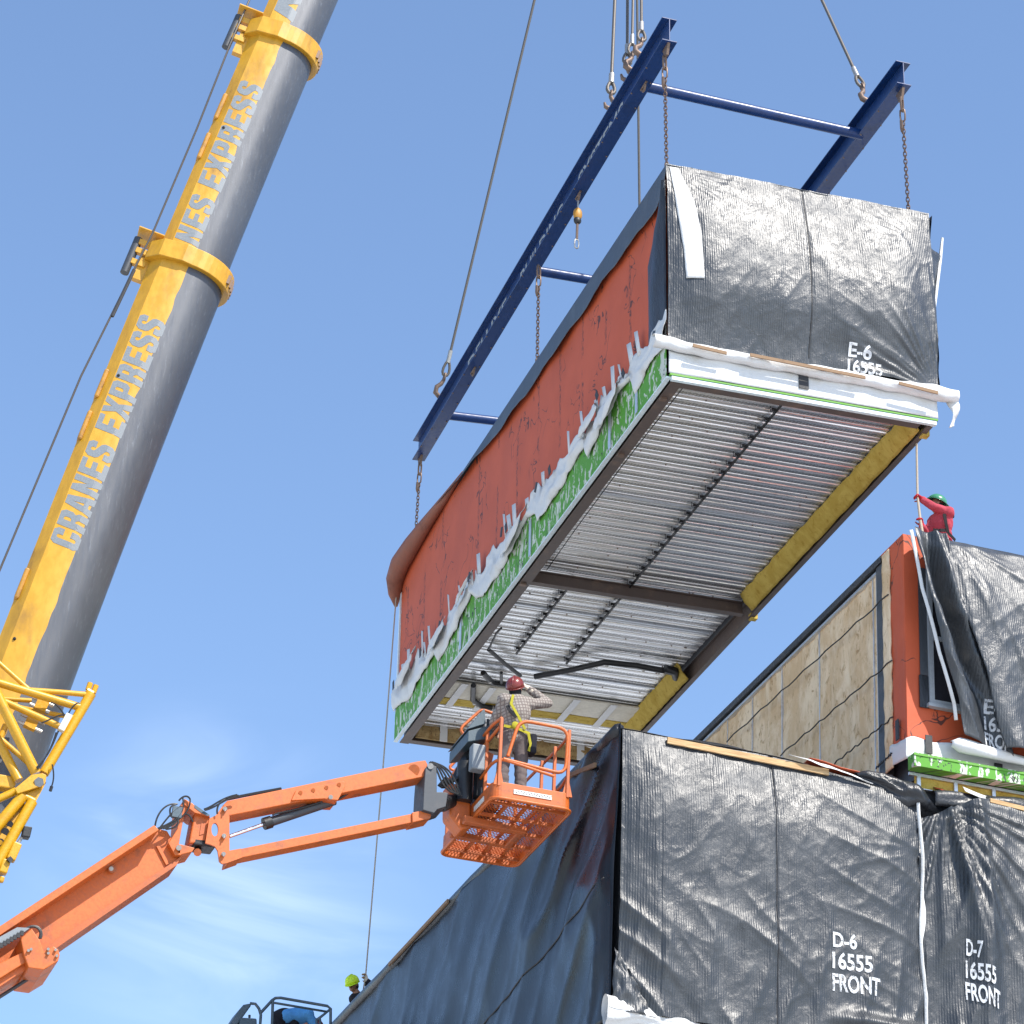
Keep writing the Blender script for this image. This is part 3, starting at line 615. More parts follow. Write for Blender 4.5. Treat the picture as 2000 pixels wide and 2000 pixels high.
MB().grid(lambda u, v: (lerp(DX-.03, DX+4.2, u), lerp(DY-.05, DY+14.5, v), DZ+.012*pn(u*9, v*20)-.26*sst(2., 4.2, u*4.2)*sst(.06, 0, v)), 40, 80).build('roof_tarp', M['tarp_dark'], TD6, smooth=180, solid=.004, fix=False)
MB().tube([(DX-.03+.02*pn(i, 0, 2), DY+i*.5, DZ-.0+.02*pn(i*.7, 1, 2)) for i in range(30)], .085, 8).build('roof_edge_roll', M['tarp_dark'], TD6, smooth=180)
MB().bar(onD6(13.27, 17.86, .03), onD6(15.55, 17.80, .03), .03, .085).build('batten', M['wood'], TD6)
MB().bar((DX-.13, 41.3, 17.93), (DX-.13, 44.3, 17.90), .03, .06).build('batten', M['wood_old'], TD6)
MB().tube([V(sideD6(min(1, max(0, (y+.04)/14.54)), (z-14)/3.9))+V((-.008, 0, 0)) for y, z in [(.1+.22*i, 15.85-.02*i+.03*pn(i*.4, 0)) for i in range(44)]], .010, 5).build('tarp_seam', M['black_wire'], TD6)
MB().bar((DX-.12, 35.0, 17.66), (DX-.12, 36.0, 17.90), .03, .06).build('batten', M['wood_old'], TD6)
MB().grid(lambda u, v: (lerp(DX+2.7, DX+4.25, u), lerp(DY+.05, DY+.65, v), DZ+.10+.02*v-.16*u+.02*pn(u*5, v*2)), 14, 6).build('roof_membrane', M['orange'], TD6, smooth=180, solid=.01, fix=False)
MB().grid(lambda u, v: (lerp(DX+2.3, DX+3.5, u), DY-.16-.03*v+.03*pn(u*6, v), DZ-.015-.045*v*math.sin(u*3.1)-.20*u*u+.02*pn(u*4, v*2, 3)), 16, 4).build('roof_edge_flap', M['white'], TD6, smooth=180, solid=.003, fix=False)
MB().grid(lambda u, v: (lerp(DX+.3, DX+2.9, u), DY-.02+.20*v, DZ+.0+.16*v*math.sin(math.pi*min(1, u*1.2)*.9)-.05*u), 30, 5).build('roof_edge_flap', M['tarp_dark'], TD6, smooth=180, solid=.003, fix=False)
def bunch(u, v):
    x = lerp(DX+3.35, DX+4.55, u); a = lerp(-.6, 3.6, v); R = (.20+.10*pn(x*3, a, 2)+.10*ridge(x*3, a*1.3, 5))*math.sin(math.pi*min(1, max(.02, u)))**.5
    return (x, DY+.05-math.sin(a)*R*.9, DZ-.05-.32*u+math.cos(a)*R*.75)
MB().grid(bunch, 40, 24).build('bunched_film', M['tarp_dark'], TD6, smooth=180, solid=.004, fix=False)
def torn(u, v):
    z = lerp(14.02, 14.86, v); x = DX-.10+u*(.55-.35*v)+.03*pn(z*6, u*3); return (x, DY-.20-.10*math.sin(u*3)*(1-v)-.05*ridge(u*4, v*3, 2), z-.25*u*v)
MB().grid(torn, 16, 16).build('torn_corner', M['tarp'], TD6, smooth=180, solid=.004, fix=False)
def end_roll(u, v):
    a = u*2*math.pi; r = lerp(.16, .045, v**.7)*(1+.35*pn(a*1.2, v*3, 3)); return (DX-.20+v*1.5, DY-.22-r*math.cos(a)*.7, 14.06-.09*v+r*math.sin(a)*(1.25-.3*v)+.05*pn(v*5, a, 1))
MB().grid(end_roll, 24, 24).build('rolled_membrane', M['white'], TD6, smooth=180, fix=False)
def strip67(u, v):
    z = lerp(14.0, 17.72, v); x = DX+4.16+.05*math.sin(z*3.1)*.5+u*(.035+.09*max(0, pn(z*1.6, 0, 4))); return (x, DY-.16-.03*u+.02*pn(z*4, 0, 1), z)
MB().grid(strip67, 3, 60).build('hanging_strip', M['white'], TD6, smooth=180, solid=.003, fix=False)
# ---- D-7
TD7 = thing('building_module', 'tarp wrapped building module cut by the right edge, marked D-7 16555 FRONT', 'building module', (DX+6.4, DY, 14.0))
module_body(TD7, DX+4.24, DX+8.44, DY, DY+14.5, 14.0, DZ)
def dD7(u, v):
    t = 1-v/3.9
    d = bul(t, .6, .20)*sst(-.2, .9, u)+wr(u, v, 71)
    d += .16*ridge(u*2.1+.12*v, v*.22, 73)**2*sst(1.9, .3, u)*sst(.0, .2, u)+.05*ridge(u*2.6-.25*v, v*.3, 75)**2+.05*radial(u, v, .3, 3.7, 6, .1, 3, 77)
    return d
def frontD7(u, v):
    x = -.08+4.3*u; z = lerp(14.04, DZ-.12-.42*sst(.9, 0, x)+.05*pn(x*2, 0), v); return (DX+4.24+x, DY-.05-dD7(x, z-14.04), z)
MB().grid(frontD7, 170, 150).build('front_tarp', M['tarp2'], TD7, smooth=180, fix=False)
def onD7(x, z, off=.006): return V((x, DY-.05-dD7(x-DX-4.24, z-14.04)-off, z))
for body, x0, x1, z0, z1 in (('D-7', 17.42, 17.60, 15.50, 15.73), ('16555', 17.41, 17.77, 15.20, 15.44), ('FRONT', 17.40, 17.84, 14.90, 15.15)):
    text_map(MB(), body, lambda a, b: onD7(x0+a, z0+b-a*.24, .02), x1-x0, z1-z0, bold=.025, seg=.08).build('stencil_lettering', M['spray'], TD7, fix=False)
MB().grid(lambda u, v: (lerp(DX+4.24, DX+8.44, u), lerp(DY-.02, DY+14.5, v), DZ-.10+.02*pn(u*9, v*20)), 30, 40).build('roof_tarp', M['tarp_dark'], TD7, smooth=180, solid=.004, fix=False)
def topfold(u, v):
    x = lerp(DX+4.45, DX+8.4, u); a = lerp(-.3, 2.6, v); R = .13+.05*pn(x*2, a, 3); return (x, DY+.02-math.sin(a)*R, DZ-.12-.1*sst(.25, 0, u)+math.cos(a)*R)
MB().grid(topfold, 70, 10).build('top_fold', M['tarp_dark'], TD7, smooth=180, solid=.004, fix=False)
MB().bar((17.9, DY-.14, 17.80), (18.5, DY-.14, 17.76), .03, .06).build('batten', M['wood'], TD7)
MB().grid(lambda u, v: (lerp(17.25, 18.7, u), DY-.02+.25*v, DZ-.06+.14*v-.06*math.sin(u*3.1)+.02*pn(u*6, v)), 16, 5).build('roof_membrane', M['orange'], TD7, smooth=180, solid=.01, fix=False)
MB().grid(lambda u, v: (lerp(17.55, 18.6, u), DY-.12+.08*v, DZ-.06-.09*math.sin(u*3.14)+.10*v), 14, 3).build('roof_edge_flap', M['white'], TD7, smooth=180, solid=.003, fix=False)
# ---- E-7 (already set on top of D-7)
X7, Y7, B7, Z7 = 16.88, 34.62, 18.10, 21.77
TE7 = thing('building_module', 'upper right building module with bare insulation wall, orange corner and peeling tarp', 'building module', (X7+2.1, Y7, B7))
MB().box(X7+.16, X7+4.2, Y7+.12, Y7+14.4, B7+.05, Z7-.06).build('inner_box', M['dark_steel'], TE7)
# insulation wall, one pillowed batt after another
def batt(u, v):
    y = lerp(35.46, 49.0, u); z = lerp(B7+.1, Z7-.16, v); fr = ((y-35.46)/.61) % 1
    return (X7+.10-.035*math.sin(math.pi*fr)**.5*1.0-.02*pn(y*2, z*1.5, 4)-.012*pn(y*7, z*5, 5), y, z)
MB().grid(batt, 264, 34).build('insulation_wall', M['wool'], TE7, smooth=180, fix=False)
for y, w in ((35.62, .05), (35.75, .03), (37.62, .03), (39.0, .025), (40.15, .022), (41.15, .02)): MB().box(X7+.05, X7+.13, y-w/3.2, y+w/3.2, B7+.1, Z7-.14).build('metal_stud', M['galv'], TE7)
MB().box(X7+.02, X7+.14, 35.4, 49, Z7-.16, Z7-.12).build('top_track', M['galv'], TE7)
MB().box(X7-.0, X7+.12, 35.30, 35.52, B7+.02, Z7-.02).build('steel_column', M['dark_steel'], TE7)
MB().box(X7-.03, X7+.2, 35.3, 49.1, Z7-.10, Z7-.0).build('roof_edge', M['tarp_dark'], TE7)
MB().grid(lambda u, v: (X7-.02+.015*pn(u*3, v*18, 1), lerp(35.03, 35.27, u)+.03*pn(v*14, 1, 3)*(1-u), lerp(B7+.3, Z7-.02, v)), 6, 60).build('edge_wrap', M['wool'], TE7, smooth=180, solid=.02, fix=False)
for (a, b_) in (((1065, 715), (195, 1505)), ((1085, 1070), (485, 1580)), ((1090, 1375), (775, 1625)), ((1085, 1570), (1000, 1650))):
    p, q = atv(g6(*a), 0, X7-.03), atv(g6(*b_), 0, X7-.03); n = 22
    MB().tube([p.lerp(q, i/n)+V((-.01, 0, -.02+.035*math.sin(i*1.9)*.5+.02*pn(i*.8, 3))) for i in range(n+1)], .011, 5).build('wire', M['black_wire'], TE7)
# orange corner: side return and front
def corner7(u, v):
    z = lerp(B7+.52, Z7+.0, v); s = u*2
    if s < 1: p = (X7-.015*pn(s*3, z*2, 4)-.01, lerp(35.05, Y7, s), z)
    else: p = (lerp(X7, X7+4.2, s-1), Y7-.012*pn(s*12, z*2, 4)-.006*ridge(s*9, z*2.2, 5), z)
    return p
MB().grid(corner7, 40, 40).build('wall_membrane', M['orange'], TE7, smooth=40, fix=False)
MB().box(X7-.005, X7+4.2, Y7-.0, 36.0, Z7-.02, Z7+.03).build('roof_membrane', M['orange'], TE7)
MB().box(X7+.2, X7+4.2, 36.0, 49.0, Z7-.05, Z7+.0).build('roof_tarp', M['tarp_dark'], TE7)
def base7(u, v):
    z = lerp(B7+.28, B7+.58+.04*pn(u*18, 0, 3), v); s = u*2
    if s < .3556: return (X7-.03-.008*pn(u*20, v*3, 1), lerp(35.12, Y7-.02, s/.3556), z+.08*(1-s/.3556)-.02)
    return (lerp(X7-.02, X7+4.2, (s-.3556)/1.6444), Y7-.035-.015*ridge(s*5, v*2, 3), z)
MB().grid(base7, 90, 6).build('white_band', M['white'], TE7, smooth=50, solid=.004, fix=False)
for px, py, w, h in ((1280, 1530, .10, .27), (1655, 1655, .12, .12)):
    c = atv(g6(px, py), 1, Y7-.06); MB().box(c.x-w/2, c.x+w/2, Y7-.075, Y7-.06, c.z-h/2, c.z+h/2).build('tape_patch', M['black_wire'], TE7)
MB().box(X7-.06, X7-.045, 34.78, 34.87, B7+.62, B7+.92).build('tape_patch', M['black_wire'], TE7)
yo = Y7-.24
MB().box(X7-.02, X7+4.2, yo, Y7-.04, B7+.08, B7+.27).build('green_sheathing', M['green'], TE7)
MB().box(X7-.03, X7+4.2, yo-.012, yo-.002, B7+.23, B7+.255).build('bottom_trim', M['green_plain'], TE7)
for x in (17.5, 18.08, 18.66, 19.3): MB().add([(x, yo+.01, B7+.074), (x+.09, yo+.01, B7+.074), (x+.05, Y7-.06, B7+.074), (x-.04, Y7-.06, B7+.074)], [(0, 1, 2, 3)]).build('joint_tape', M['beige'], TE7, solid=.004)
MB().grid(lambda u, v: (lerp(X7+.1, X7+4.2, u), Y7+.02, lerp(B7-.16, B7+.07, v)), 40, 3).build('insulation', M['yellow_wool'], TE7, solid=.02, fix=False)
mb = MB().box(X7-.0, X7+4.2, Y7-.03, Y7+.0, B7-.17, B7-.14); mb.box(X7, X7+4.2, Y7-.03, Y7, B7+.03, B7+.07)
for x in (17.0, 17.55, 18.12, 18.7, 19.3): mb.box(x, x+.05, Y7-.028, Y7, B7-.14, B7+.03)
mb.build('sill_frame', M['galv'], TE7)
# window behind the peeled tarp
wx0, wx1, wz0, wz1 = 17.20, 18.05, 19.22, 21.3
mb = MB()
for a in ((wx0, wx0+.07, wz0, wz1), (wx1-.07, wx1, wz0, wz1), (wx0+.07, wx1-.07, wz0, wz0+.07), (wx0+.07, wx1-.07, wz1-.07, wz1), (wx0+.07, wx1-.07, 20.2, 20.26)): mb.box(a[0], a[1], Y7-.075, Y7-.01, a[2], a[3])
wf = mb.build('window', M['pvc'], TE7)
MB().box(wx0+.07, wx1-.07, Y7-.045, Y7-.03, wz0+.07, wz1-.07).build('pane', M['lens'], wf)
MB().box(wx0-.04, wx1, Y7-.11, Y7-.02, wz0-.05, wz0-.002).build('sill', M['pvc'], wf)
MB().box(wx0-.14, wx0+.0, Y7-.04, Y7-.022, wz0-.06, wz0+.42).build('tape_patch', M['tarp_dark'], TE7)
MB().box(wx0-.12, wx0-.005, Y7-.035, Y7-.022, wz0+.43, wz1).build('flashing', M['dark_steel'], TE7)
# main front sheet, pulled back on the left
def edge7(v): return plin([(0, 18.15), (.12, 18.02), (.34, 17.88), (.6, 17.62), (.85, 17.40), (1, 17.38)], v)
def main7(u, v):
    x = lerp(edge7(v), X7+4.3, u); z = lerp(B7+.50, Z7+.06, v); t = 1-v
    d = bul(t, .4, .30)+.05+wr(x, z, 91, 1.2)+.06*ridge((x-17)*1.3+.55*(z-18), z*.35, 93)**2+.022*radial(x, z, 17.5, Z7+.1, 5, .1, 3.4, 95)
    d += .10*math.sin(math.pi*min(1, u*6))*(1-v)
    if v > .96: d *= sst(1, .96, v)*.8+.2
    return (x, Y7-d, z)
MB().grid(main7, 130, 120).build('front_tarp', M['tarp'], TE7, smooth=180, solid=.004, fix=False)
# loose folded leaf hanging from the top corner
LK = [(0, V((16.93, 0, Z7+.02))), (.3, V((17.00, 0, 20.85))), (.6, V((17.22, 0, 19.9))), (.85, V((17.47, 0, 19.2))), (1, V((17.56, 0, 18.72)))]
RK = [(0, V((17.44, 0, Z7+.05))), (.3, V((17.70, 0, 20.85))), (.6, V((17.95, 0, 19.9))), (.85, V((18.22, 0, 19.2))), (1, V((18.32, 0, 18.55)))]
def leaf7(u, v):
    p = plin(LK, v).lerp(plin(RK, v), u); am = .07+.15*sst(0, .3, v)*sst(1.05, .5, v)
    d = .20+.12*math.sin(v*2.5)+am*math.sin(u*(9.5-3.5*v)+.8+1.2*pn(v*2, 0, 3))*sst(.95, .55, u)+.015*pn(u*9, v*9, 2)+.03*ridge(u*3, v*5, 7)**2
    return (p.x, Y7-d, p.z)
MB().grid(leaf7, 60, 90).build('loose_leaf', M['tarp'], TE7, smooth=180, solid=.004, fix=False)
def onleaf(x, z, off=.01):
    v = min(1, max(0, (Z7-z)/3.1))
    for _ in range(3):
        zz = leaf7(.7, v)[2]; v = min(1, max(0, v+(zz-z)/3.2))
    a, b = leaf7(0, v)[0], leaf7(1, v)[0]; u = (x-a)/(b-a); p = leaf7(u, v); return V((x, p[1]-off, z))
for body, x0, w, z0 in (('E-7', 17.93, .34, 19.14), ('16555', 17.93, .42, 18.90), ('FRONT', 17.92, .46, 18.66)):
    vs, fs, (tx0, tx1, ty0, ty1) = text2d(body, bold=.025, seg=.08)
    pts = [onleaf(x0+(x-tx0)/(tx1-tx0)*w, z0+(y-ty0)/(ty1-ty0)*.21-.2*((x-tx0)/(tx1-tx0)*w), .012) for x, y in vs]
    fs = [f for f in fs if all(pts[i].x < plin(LK, .9).lerp(plin(RK, .9), .97).x for i in f)]
    MB().add(pts, fs).build('stencil_lettering', M['spray'], TE7, fix=False)
def wedge7(u, v):
    p = plin(LK, min(1, v*.92)); return (p.x-.07+u*.04+.03*math.sin(v*3), Y7-.24-.14*math.sin(v*2.8)-.03*u, p.z-.05)
MB().grid(wedge7, 3, 50).build('edge_strip', M['white'], TE7, smooth=180, solid=.003, fix=False)
def roll7(u, v):
    x = lerp(17.42, X7+4.3, u); a = lerp(-.4, 3.4, v); R = .04+.06*sst(.45, .05, u)*sst(0, .03, u)+.02*pn(x*3, a, 4)
    return (x, Y7-.22-math.sin(a)*R, B7+.50-.06*(u*4.2)*.3+math.cos(a)*R-.05*sst(0, .4, u))
MB().grid(roll7, 70, 12).build('rolled_membrane', M['white'], TE7, smooth=180, solid=.003, fix=False)
# ---- modules of the storeys below, mostly under the frame
for fl in range(4):
    for k in range(2):
        x0 = DX+k*4.24; z0 = .3+fl*3.42
        t = thing('building_module', ('tarp wrapped module in storey %s of the stack, %s column' % (('one', 'two', 'three', 'four')[fl], ('left', 'right')[k])), 'building module', (x0+2.1, DY, z0), 'modules stacked below')
        MB().box(x0+.05, x0+4.1, DY+.05, DY+14.4, z0, z0+3.36).build('inner_box', M['orange'], t)
        MB().grid(lambda u, v: (x0+4.18*u, DY-.02-wr(4.2*u, 3.2*v, fl+k*9)-.1*math.sin(v*3.1), z0+.1+3.2*v), 60, 40).build('front_tarp', M['tarp'], t, smooth=180, fix=False)
# ================================================================== LIFTING FRAME
BF = E6_R
TF = thing('lifting_frame', 'blue steel lifting frame of two long beams joined by round cross tubes', 'lifting frame', e6w((2, 7, 2.0)), rot=BF)
off = V((2, 7, 2.0))
def PF(mb, name, mat, parent=None, **kw):
    mb.v = [v+V((0, 0, dzb(v.x, v.y)))-off for v in mb.v]; return mb.build(name, mat, parent or TF, space='local', **kw)
def dzb(x, y):
    """the frame hangs a little out of parallel with the module: its near beam dips toward the far end"""
    return (.14-.0275*y)*(1-min(1, max(0, x/3.74)))
def ibeam(x, y0, y1, z0, z1, w=.24):
    mb = MB(); t = .018
    mb.box(x-w/2, x+w/2, y0, y1, z1-t, z1); mb.box(x-w/2, x+w/2, y0, y1, z0, z0+t); mb.box(x-.008, x+.008, y0+.002, y1-.002, z0+t, z1-t); return mb
B1 = (0, -.18, 13.55, 2.02, 2.44); B2 = (3.74, -.42, 13.5, 2.06, 2.48)
PF(ibeam(*B1), 'beam', M['blue'], bevel=.003); PF(ibeam(*B2), 'beam', M['blue'], bevel=.003)
for x, y0 in ((B1[0], B1[1]), (B2[0], B2[1])):
    mb = MB().prism([(x-.02, y0+.03, 2.03), (x-.02, y0+.28, 2.03), (x-.02, y0+.2, 1.86), (x-.02, y0+.1, 1.84)], (.04, 0, 0)); PF(mb, 'end_lug', M['hookmetal'])
    yf = y0+13.62; mb = MB().prism([(x-.02, yf-.14, 2.03), (x-.02, yf+.08, 2.03), (x-.02, yf+.02, 1.86), (x-.02, yf-.08, 1.84)], (.04, 0, 0)); PF(mb, 'end_lug', M['hookmetal'])
    for i in range(38): PF(MB().ball((x-.105 if i % 2 else x+.085, y0+.4+i*.345, 2.016), .015, 6, 4), 'bolt', M['hookmetal'])
for y in (1.15, 6.7, 11.9):
    mb = MB().tube([(.02, y, 2.12), (3.72, y, 2.12)], .085, 16); PF(mb, 'cross_tube', M['blue'], smooth=40)
for y in (1.1, 1.7, 2.55, 12.1): PF(MB().prism([(-.02, y-.15, 2.43), (-.02, y+.15, 2.43), (-.02, y+.07, 2.62), (-.02, y-.07, 2.62)], (.04, 0, 0)), 'top_lug', M['blue'])
for y in (.95, 11.5): PF(MB().prism([(3.72, y-.15, 2.47), (3.72, y+.15, 2.47), (3.72, y+.07, 2.66), (3.72, y-.07, 2.66)], (.04, 0, 0)), 'top_lug', M['blue'])
# lettering along the camera side of the near beam web, partly hidden by its lower flange
for body, ya, yb in (('DELUXE', 10.3, 8.0), ('BUILDING', 7.2, 4.9), ('SYSTEMS', 4.1, 1.9)):
    mb = text_map(MB(), body, lambda a, b: V((-.013, ya+(yb-ya)*a, 2.07+b)), 1, .28, bold=.02, seg=.1); PF(mb, 'lettering', M['blue_letter'], fix=False)
mb = text_map(MB(), 'SYSTEMS', lambda a, b: V((3.74-.013, 6.2-2.5*a, 2.11+b)), 1, .28, bold=.02, seg=.1); PF(mb, 'lettering', M['blue_letter'], fix=False)
# idle shackles under the near beam
def shackle_pts(c, r, ax, dn, n=10): return [V(c)+V(ax)*math.cos(math.pi*i/n)*r+V(dn)*math.sin(math.pi*i/n)*r*1.5 for i in range(n+1)]
for y in (.98, 10.0, 4.13):
    mb = MB().tube(shackle_pts((0, y, 2.0), .07, (0, 1, 0), (0, 0, -1)), .018, 7); mb.tube([(0, y-.12, 1.99), (0, y+.12, 1.99)], .018, 7); PF(mb, 'shackle', M['hookmetal'], smooth=50)
# ---- chains
def link_mesh(mb, c, d, side, L, w, r, n=12):
    d, side = V(d), V(side); pts = []
    for i in range(n):
        a = 2*math.pi*i/n; x = math.cos(a)*w; y = math.sin(a)*w; y += (L/2-w)*(1 if math.sin(a) > 0 else -1) if abs(math.sin(a)) > .05 else 0
        pts.append(V(c)+side*x+d*y)
    mb.tube(pts, r, 6, closed=True)
def chain_thing(p, q, label):
    p, q = V(p), V(q); t = thing('chain', label, 'chain', q, 'chains between frame and module')
    d = (q-p); L = d.length; d.normalize(); s1 = d.orthogonal().normalized(); s2 = d.cross(s1)
    mb = MB(); link_mesh(mb, p+d*.10, d, s1, .24, .055, .017); link_mesh(mb, p+d*.28, d, s2, .20, .04, .014); mb.build('master_link', M['hookmetal'], t, smooth=60)
    mb = MB().prism([p+d*.36+s1*.035, p+d*.38-s1*.035, p+d*.50-s1*.05, p+d*.56, p+d*.5+s1*.04], s2*.045); mb.build('grab_hook', M['hookmetal'], t, bevel=.008)
    mb = MB(); z = .42; k = 0
    while z < L-.03: link_mesh(mb, p+d*z, d, s1 if k % 2 else s2, .085, .026, .0085, 10); z += .062; k += 1
    mb.build('links', M['rust'], t, smooth=60)
    mb = MB(); link_mesh(mb, q-d*.02, d, s1, .14, .045, .016); mb.build('shackle', M['hookmetal'], t, smooth=60)
for (xb, yb), (xm, ym), lab in (((0, .05), (.03, .07), 'rusty chain at the near left corner of the hanging module'), ((0, 6.2), (.03, 6.3), 'rusty chain halfway along the left edge of the hanging module'), ((0, 13.40), (.03, 13.7), 'rusty chain at the far left end of the hanging module'),
        ((3.74, -.3), (3.92, .02), 'rusty chain at the right front corner of the hanging module'), ((3.74, 6.3), (3.95, 6.3), None), ((3.74, 13.3), (3.95, 13.5), None)):
    if lab: chain_thing(e6w((xb, yb, 1.88+dzb(xb, yb))), e6w((xm, ym, .03)), lab)
# ---- yellow retractable lifeline
p = e6w((0, 4.13, 1.92+dzb(0, 4.13))); TY = thing('lifeline_reel', 'small yellow retractable lifeline reel hanging under the near blue beam', 'lifeline reel', p-V((0, 0, .8)))
MB().tube([p, p-V((0, 0, .18))], .015, 6).build('carabiner', M['zinc'], TY)
MB().ball(p-V((0, 0, .30)), .105, 12, 8, (.75, .5, 1.2)).build('housing', M['yellow_dirty'], TY, smooth=180)
MB().ball(p-V((0, 0, .42)), .075, 10, 6, (.9, .7, 1)).build('rope_guide', M['black_rubber'], TY, smooth=180)
mb = MB().tube([p-V((0, 0, .46)), p-V((0, 0, .78))], .022, 7); mb.build('energy_absorber', M['hookmetal'], TY)
mb = MB(); link_mesh(mb, p-V((0, 0, .87)), (0, 0, 1), (1, 0, 0), .17, .035, .012); mb.build('snap_hook', M['zinc'], TY, smooth=60)
# ---- wire rope slings up to the hook block
HK = at(1235, -800, 1, 42.3)
def sling(p, lab, big=1.0, hookside=(1, 0, 0), toppt=None):
    p = V(p); top = V(toppt) if toppt else HK; d = (top-p).normalized(); s = V(hookside); s = (s-d*s.dot(d)).normalized(); s2 = d.cross(s)
    t = thing('wire_rope_sling', lab, 'sling', p, 'wire rope slings')
    MB().tube([p+d*.62, top], .026*big, 8).build('rope', M['rope'], t, smooth=60)
    MB().tube([p+d*.56, p+d*.80], .042*big, 8).build('sleeve', M['zinc'], t, smooth=60)
    mb = MB(); ey = [p+d*(.45+.15*math.cos(a))+s*.052*math.sin(a)*(1.15-.45*math.cos(a)) for a in [2*math.pi*i/12 for i in range(12)]]
    mb.tube(ey, .026*big, 7, closed=True).build('eye', M['rope'], t, smooth=60)
    pts = [p+d*.30+s*.0, p+d*.22, p+d*.14-s*.03, p+d*.06-s*.10, p-d*.05-s*.10, p-d*.11-s*.01, p-d*.08+s*.08, p+d*.01+s*.10]
    mb = MB().tube(pts, [.03, .035, .04, .045, .05, .05, .035, .02], 8); link_mesh(mb, p+d*.28, d, s2, .15, .045, .018); mb.build('hook', M['hookmetal'], t, smooth=60)
    return t
sling(e6w((0, 12.1, 2.53)), 'wire rope sling hooked to the far end of the near blue beam'); sling(e6w((0, 2.55, 2.76)), 'wire rope sling hooked left of the rope cluster on the near beam', 1.15, (-1, 0, 0))
sling(e6w((0, 1.75, 2.78)), 'wire rope sling in the middle of the cluster at the near beam', 1.0, (-1, 0, 0), at(1229, -800, 1, 41)); sling(e6w((.03, 1.62, 2.90)), 'wire rope sling just right of the middle one in the cluster', .9, (1, 0, 0), at(1252, -800, 1, 41))
sling(e6w((0, 1.08, 2.81)), 'wire rope sling with large eye nearest the end of the near beam', 1.0, (1, 0, 0), at(1250, -800, 1, 41.5))
sling(e6w((3.74, .95, 2.70)), 'slanting wire rope sling hooked to the right hand blue beam'); sling(e6w((3.74, 11.5, 2.70)), 'thin wire rope sling dropping behind the near beam to the hidden far beam')
TH = thing('hook_block', 'crane hook block above the slings, out of sight over the frame', 'hook block', HK)
mb = MB().prism([HK+V((-.35, -.2, .5)), HK+V((.35, -.2, .5)), HK+V((.45, -.2, 1.1)), HK+V((.25, -.2, 1.7)), HK+V((-.25, -.2, 1.7)), HK+V((-.45, -.2, 1.1))], (0, .4, 0)); mb.build('cheek_plates', M['yellow2'], TH, bevel=.02)
MB().tube([HK+V((0, 0, .5)), HK+V((0, 0, .25)), HK+V((-.22, 0, .1)), HK+V((-.25, 0, -.12)), HK+V((0, 0, -.25)), HK+V((.2, 0, -.12)), HK+V((.22, 0, .02))], [.09, .09, .1, .11, .11, .08, .05], 10).build('hook', M['hookmetal'], TH, smooth=60)
# ================================================================== CRANE BOOM
BP = [at(-250, 2240, 1, 43.5), at(72, 1300, 1, 43.4), at(137, 1100, 1, 43.35), at(345, 600, 1, 43.2), at(460, 315, 1, 43.1), at(577, 37, 1, 43.0), at(815, -560, 1, 42.8), at(1235, -1700, 1, 42.4)]
# smooth quadratic through the measured axis
import numpy as np
zz = np.array([p.z for p in BP]); cx = np.polyfit(zz[1:6], np.array([p.x for p in BP])[1:6], 2); cy = np.polyfit(zz[1:6], np.array([p.y for p in BP])[1:6], 1)
def BA(z): return V((float(np.polyval(cx, z)), float(np.polyval(cy, z)), z))
def BFr(z):
    p = BA(z); t = (BA(z+.2)-BA(z-.2)).normalized(); f = V((-.10, -1, 0)); f = (f-t*f.dot(t)).normalized(); b = t.cross(f); 
    if b.x > 0: b = -b
    return p, t, f, b
def zpx(px, py, y=43.2): return at(px, py, 1, y).z
def sect(k, n=22):
    """outline of the boom section: (a toward the camera, b up); yellow box above, round grey belly below"""
    top = [(-.30, .64), (.30, .64), (.50, .46), (.565, .12), (.545, -.02)]
    arc = [(.545*math.cos(a), -.02-.63*math.sin(a)) for a in [math.pi*i/n for i in range(1, n)]]
    back = [(-.545, -.02), (-.565, .12), (-.50, .46)]
    return [(a*k, b*k) for a, b in top], [(a*k, b*k) for a, b in [top[-1]]+arc+[back[0]]], [(a*k, b*k) for a, b in back+[top[0]]]
TB = thing('telescopic_crane_boom', 'yellow and grey telescopic crane boom rising across the left side', 'crane boom', BA(2.0))
def sweep(mb, poly, z0, z1, n, k0=1., k1=1.):
    m_ = len(poly); vs = []
    for i in range(n+1):
        z = lerp(z0, z1, i/n); p, t, f, b = BFr(z); k = lerp(k0, k1, i/n)
        vs += [p+f*(a*k)+b*(c*k) for a, c in poly]
    return mb.add(vs, [(i*m_+j, i*m_+j+1, (i+1)*m_+j+1, (i+1)*m_+j) for i in range(n) for j in range(m_-1)])
z_c1 = zpx(368, 540); z_c2 = zpx(540, 110); Z0, Z3 = 2.0, 58.0
secs = [(1.0, Z0, z_c1), (.925, z_c1-1, z_c2), (.85, z_c2-1, Z3)]
def wallpt(k, s, q, off=.004):
    """s: height z along the boom; q: distance down the camera side from the top edge of the main facet"""
    pts = [V((.50*k, .46*k)), V((.565*k, .12*k)), V((.545*k, -.02*k)), V((.545*k*math.cos(.25), (-.02-.63*math.sin(.25))*k))]
    p, t, f, b = BFr(s); i = 0
    while i < 2 and q > (pts[i+1]-pts[i]).length: q -= (pts[i+1]-pts[i]).length; i += 1
    e = (pts[i+1]-pts[i]).normalized(); c = pts[i]+e*q+V((-e.y, e.x))*(off if e.y < 0 else -off)
    if (V((-e.y, e.x))).x < 0: c = pts[i]+e*q-V((-e.y, e.x))*off
    return p+f*c.x+b*c.y
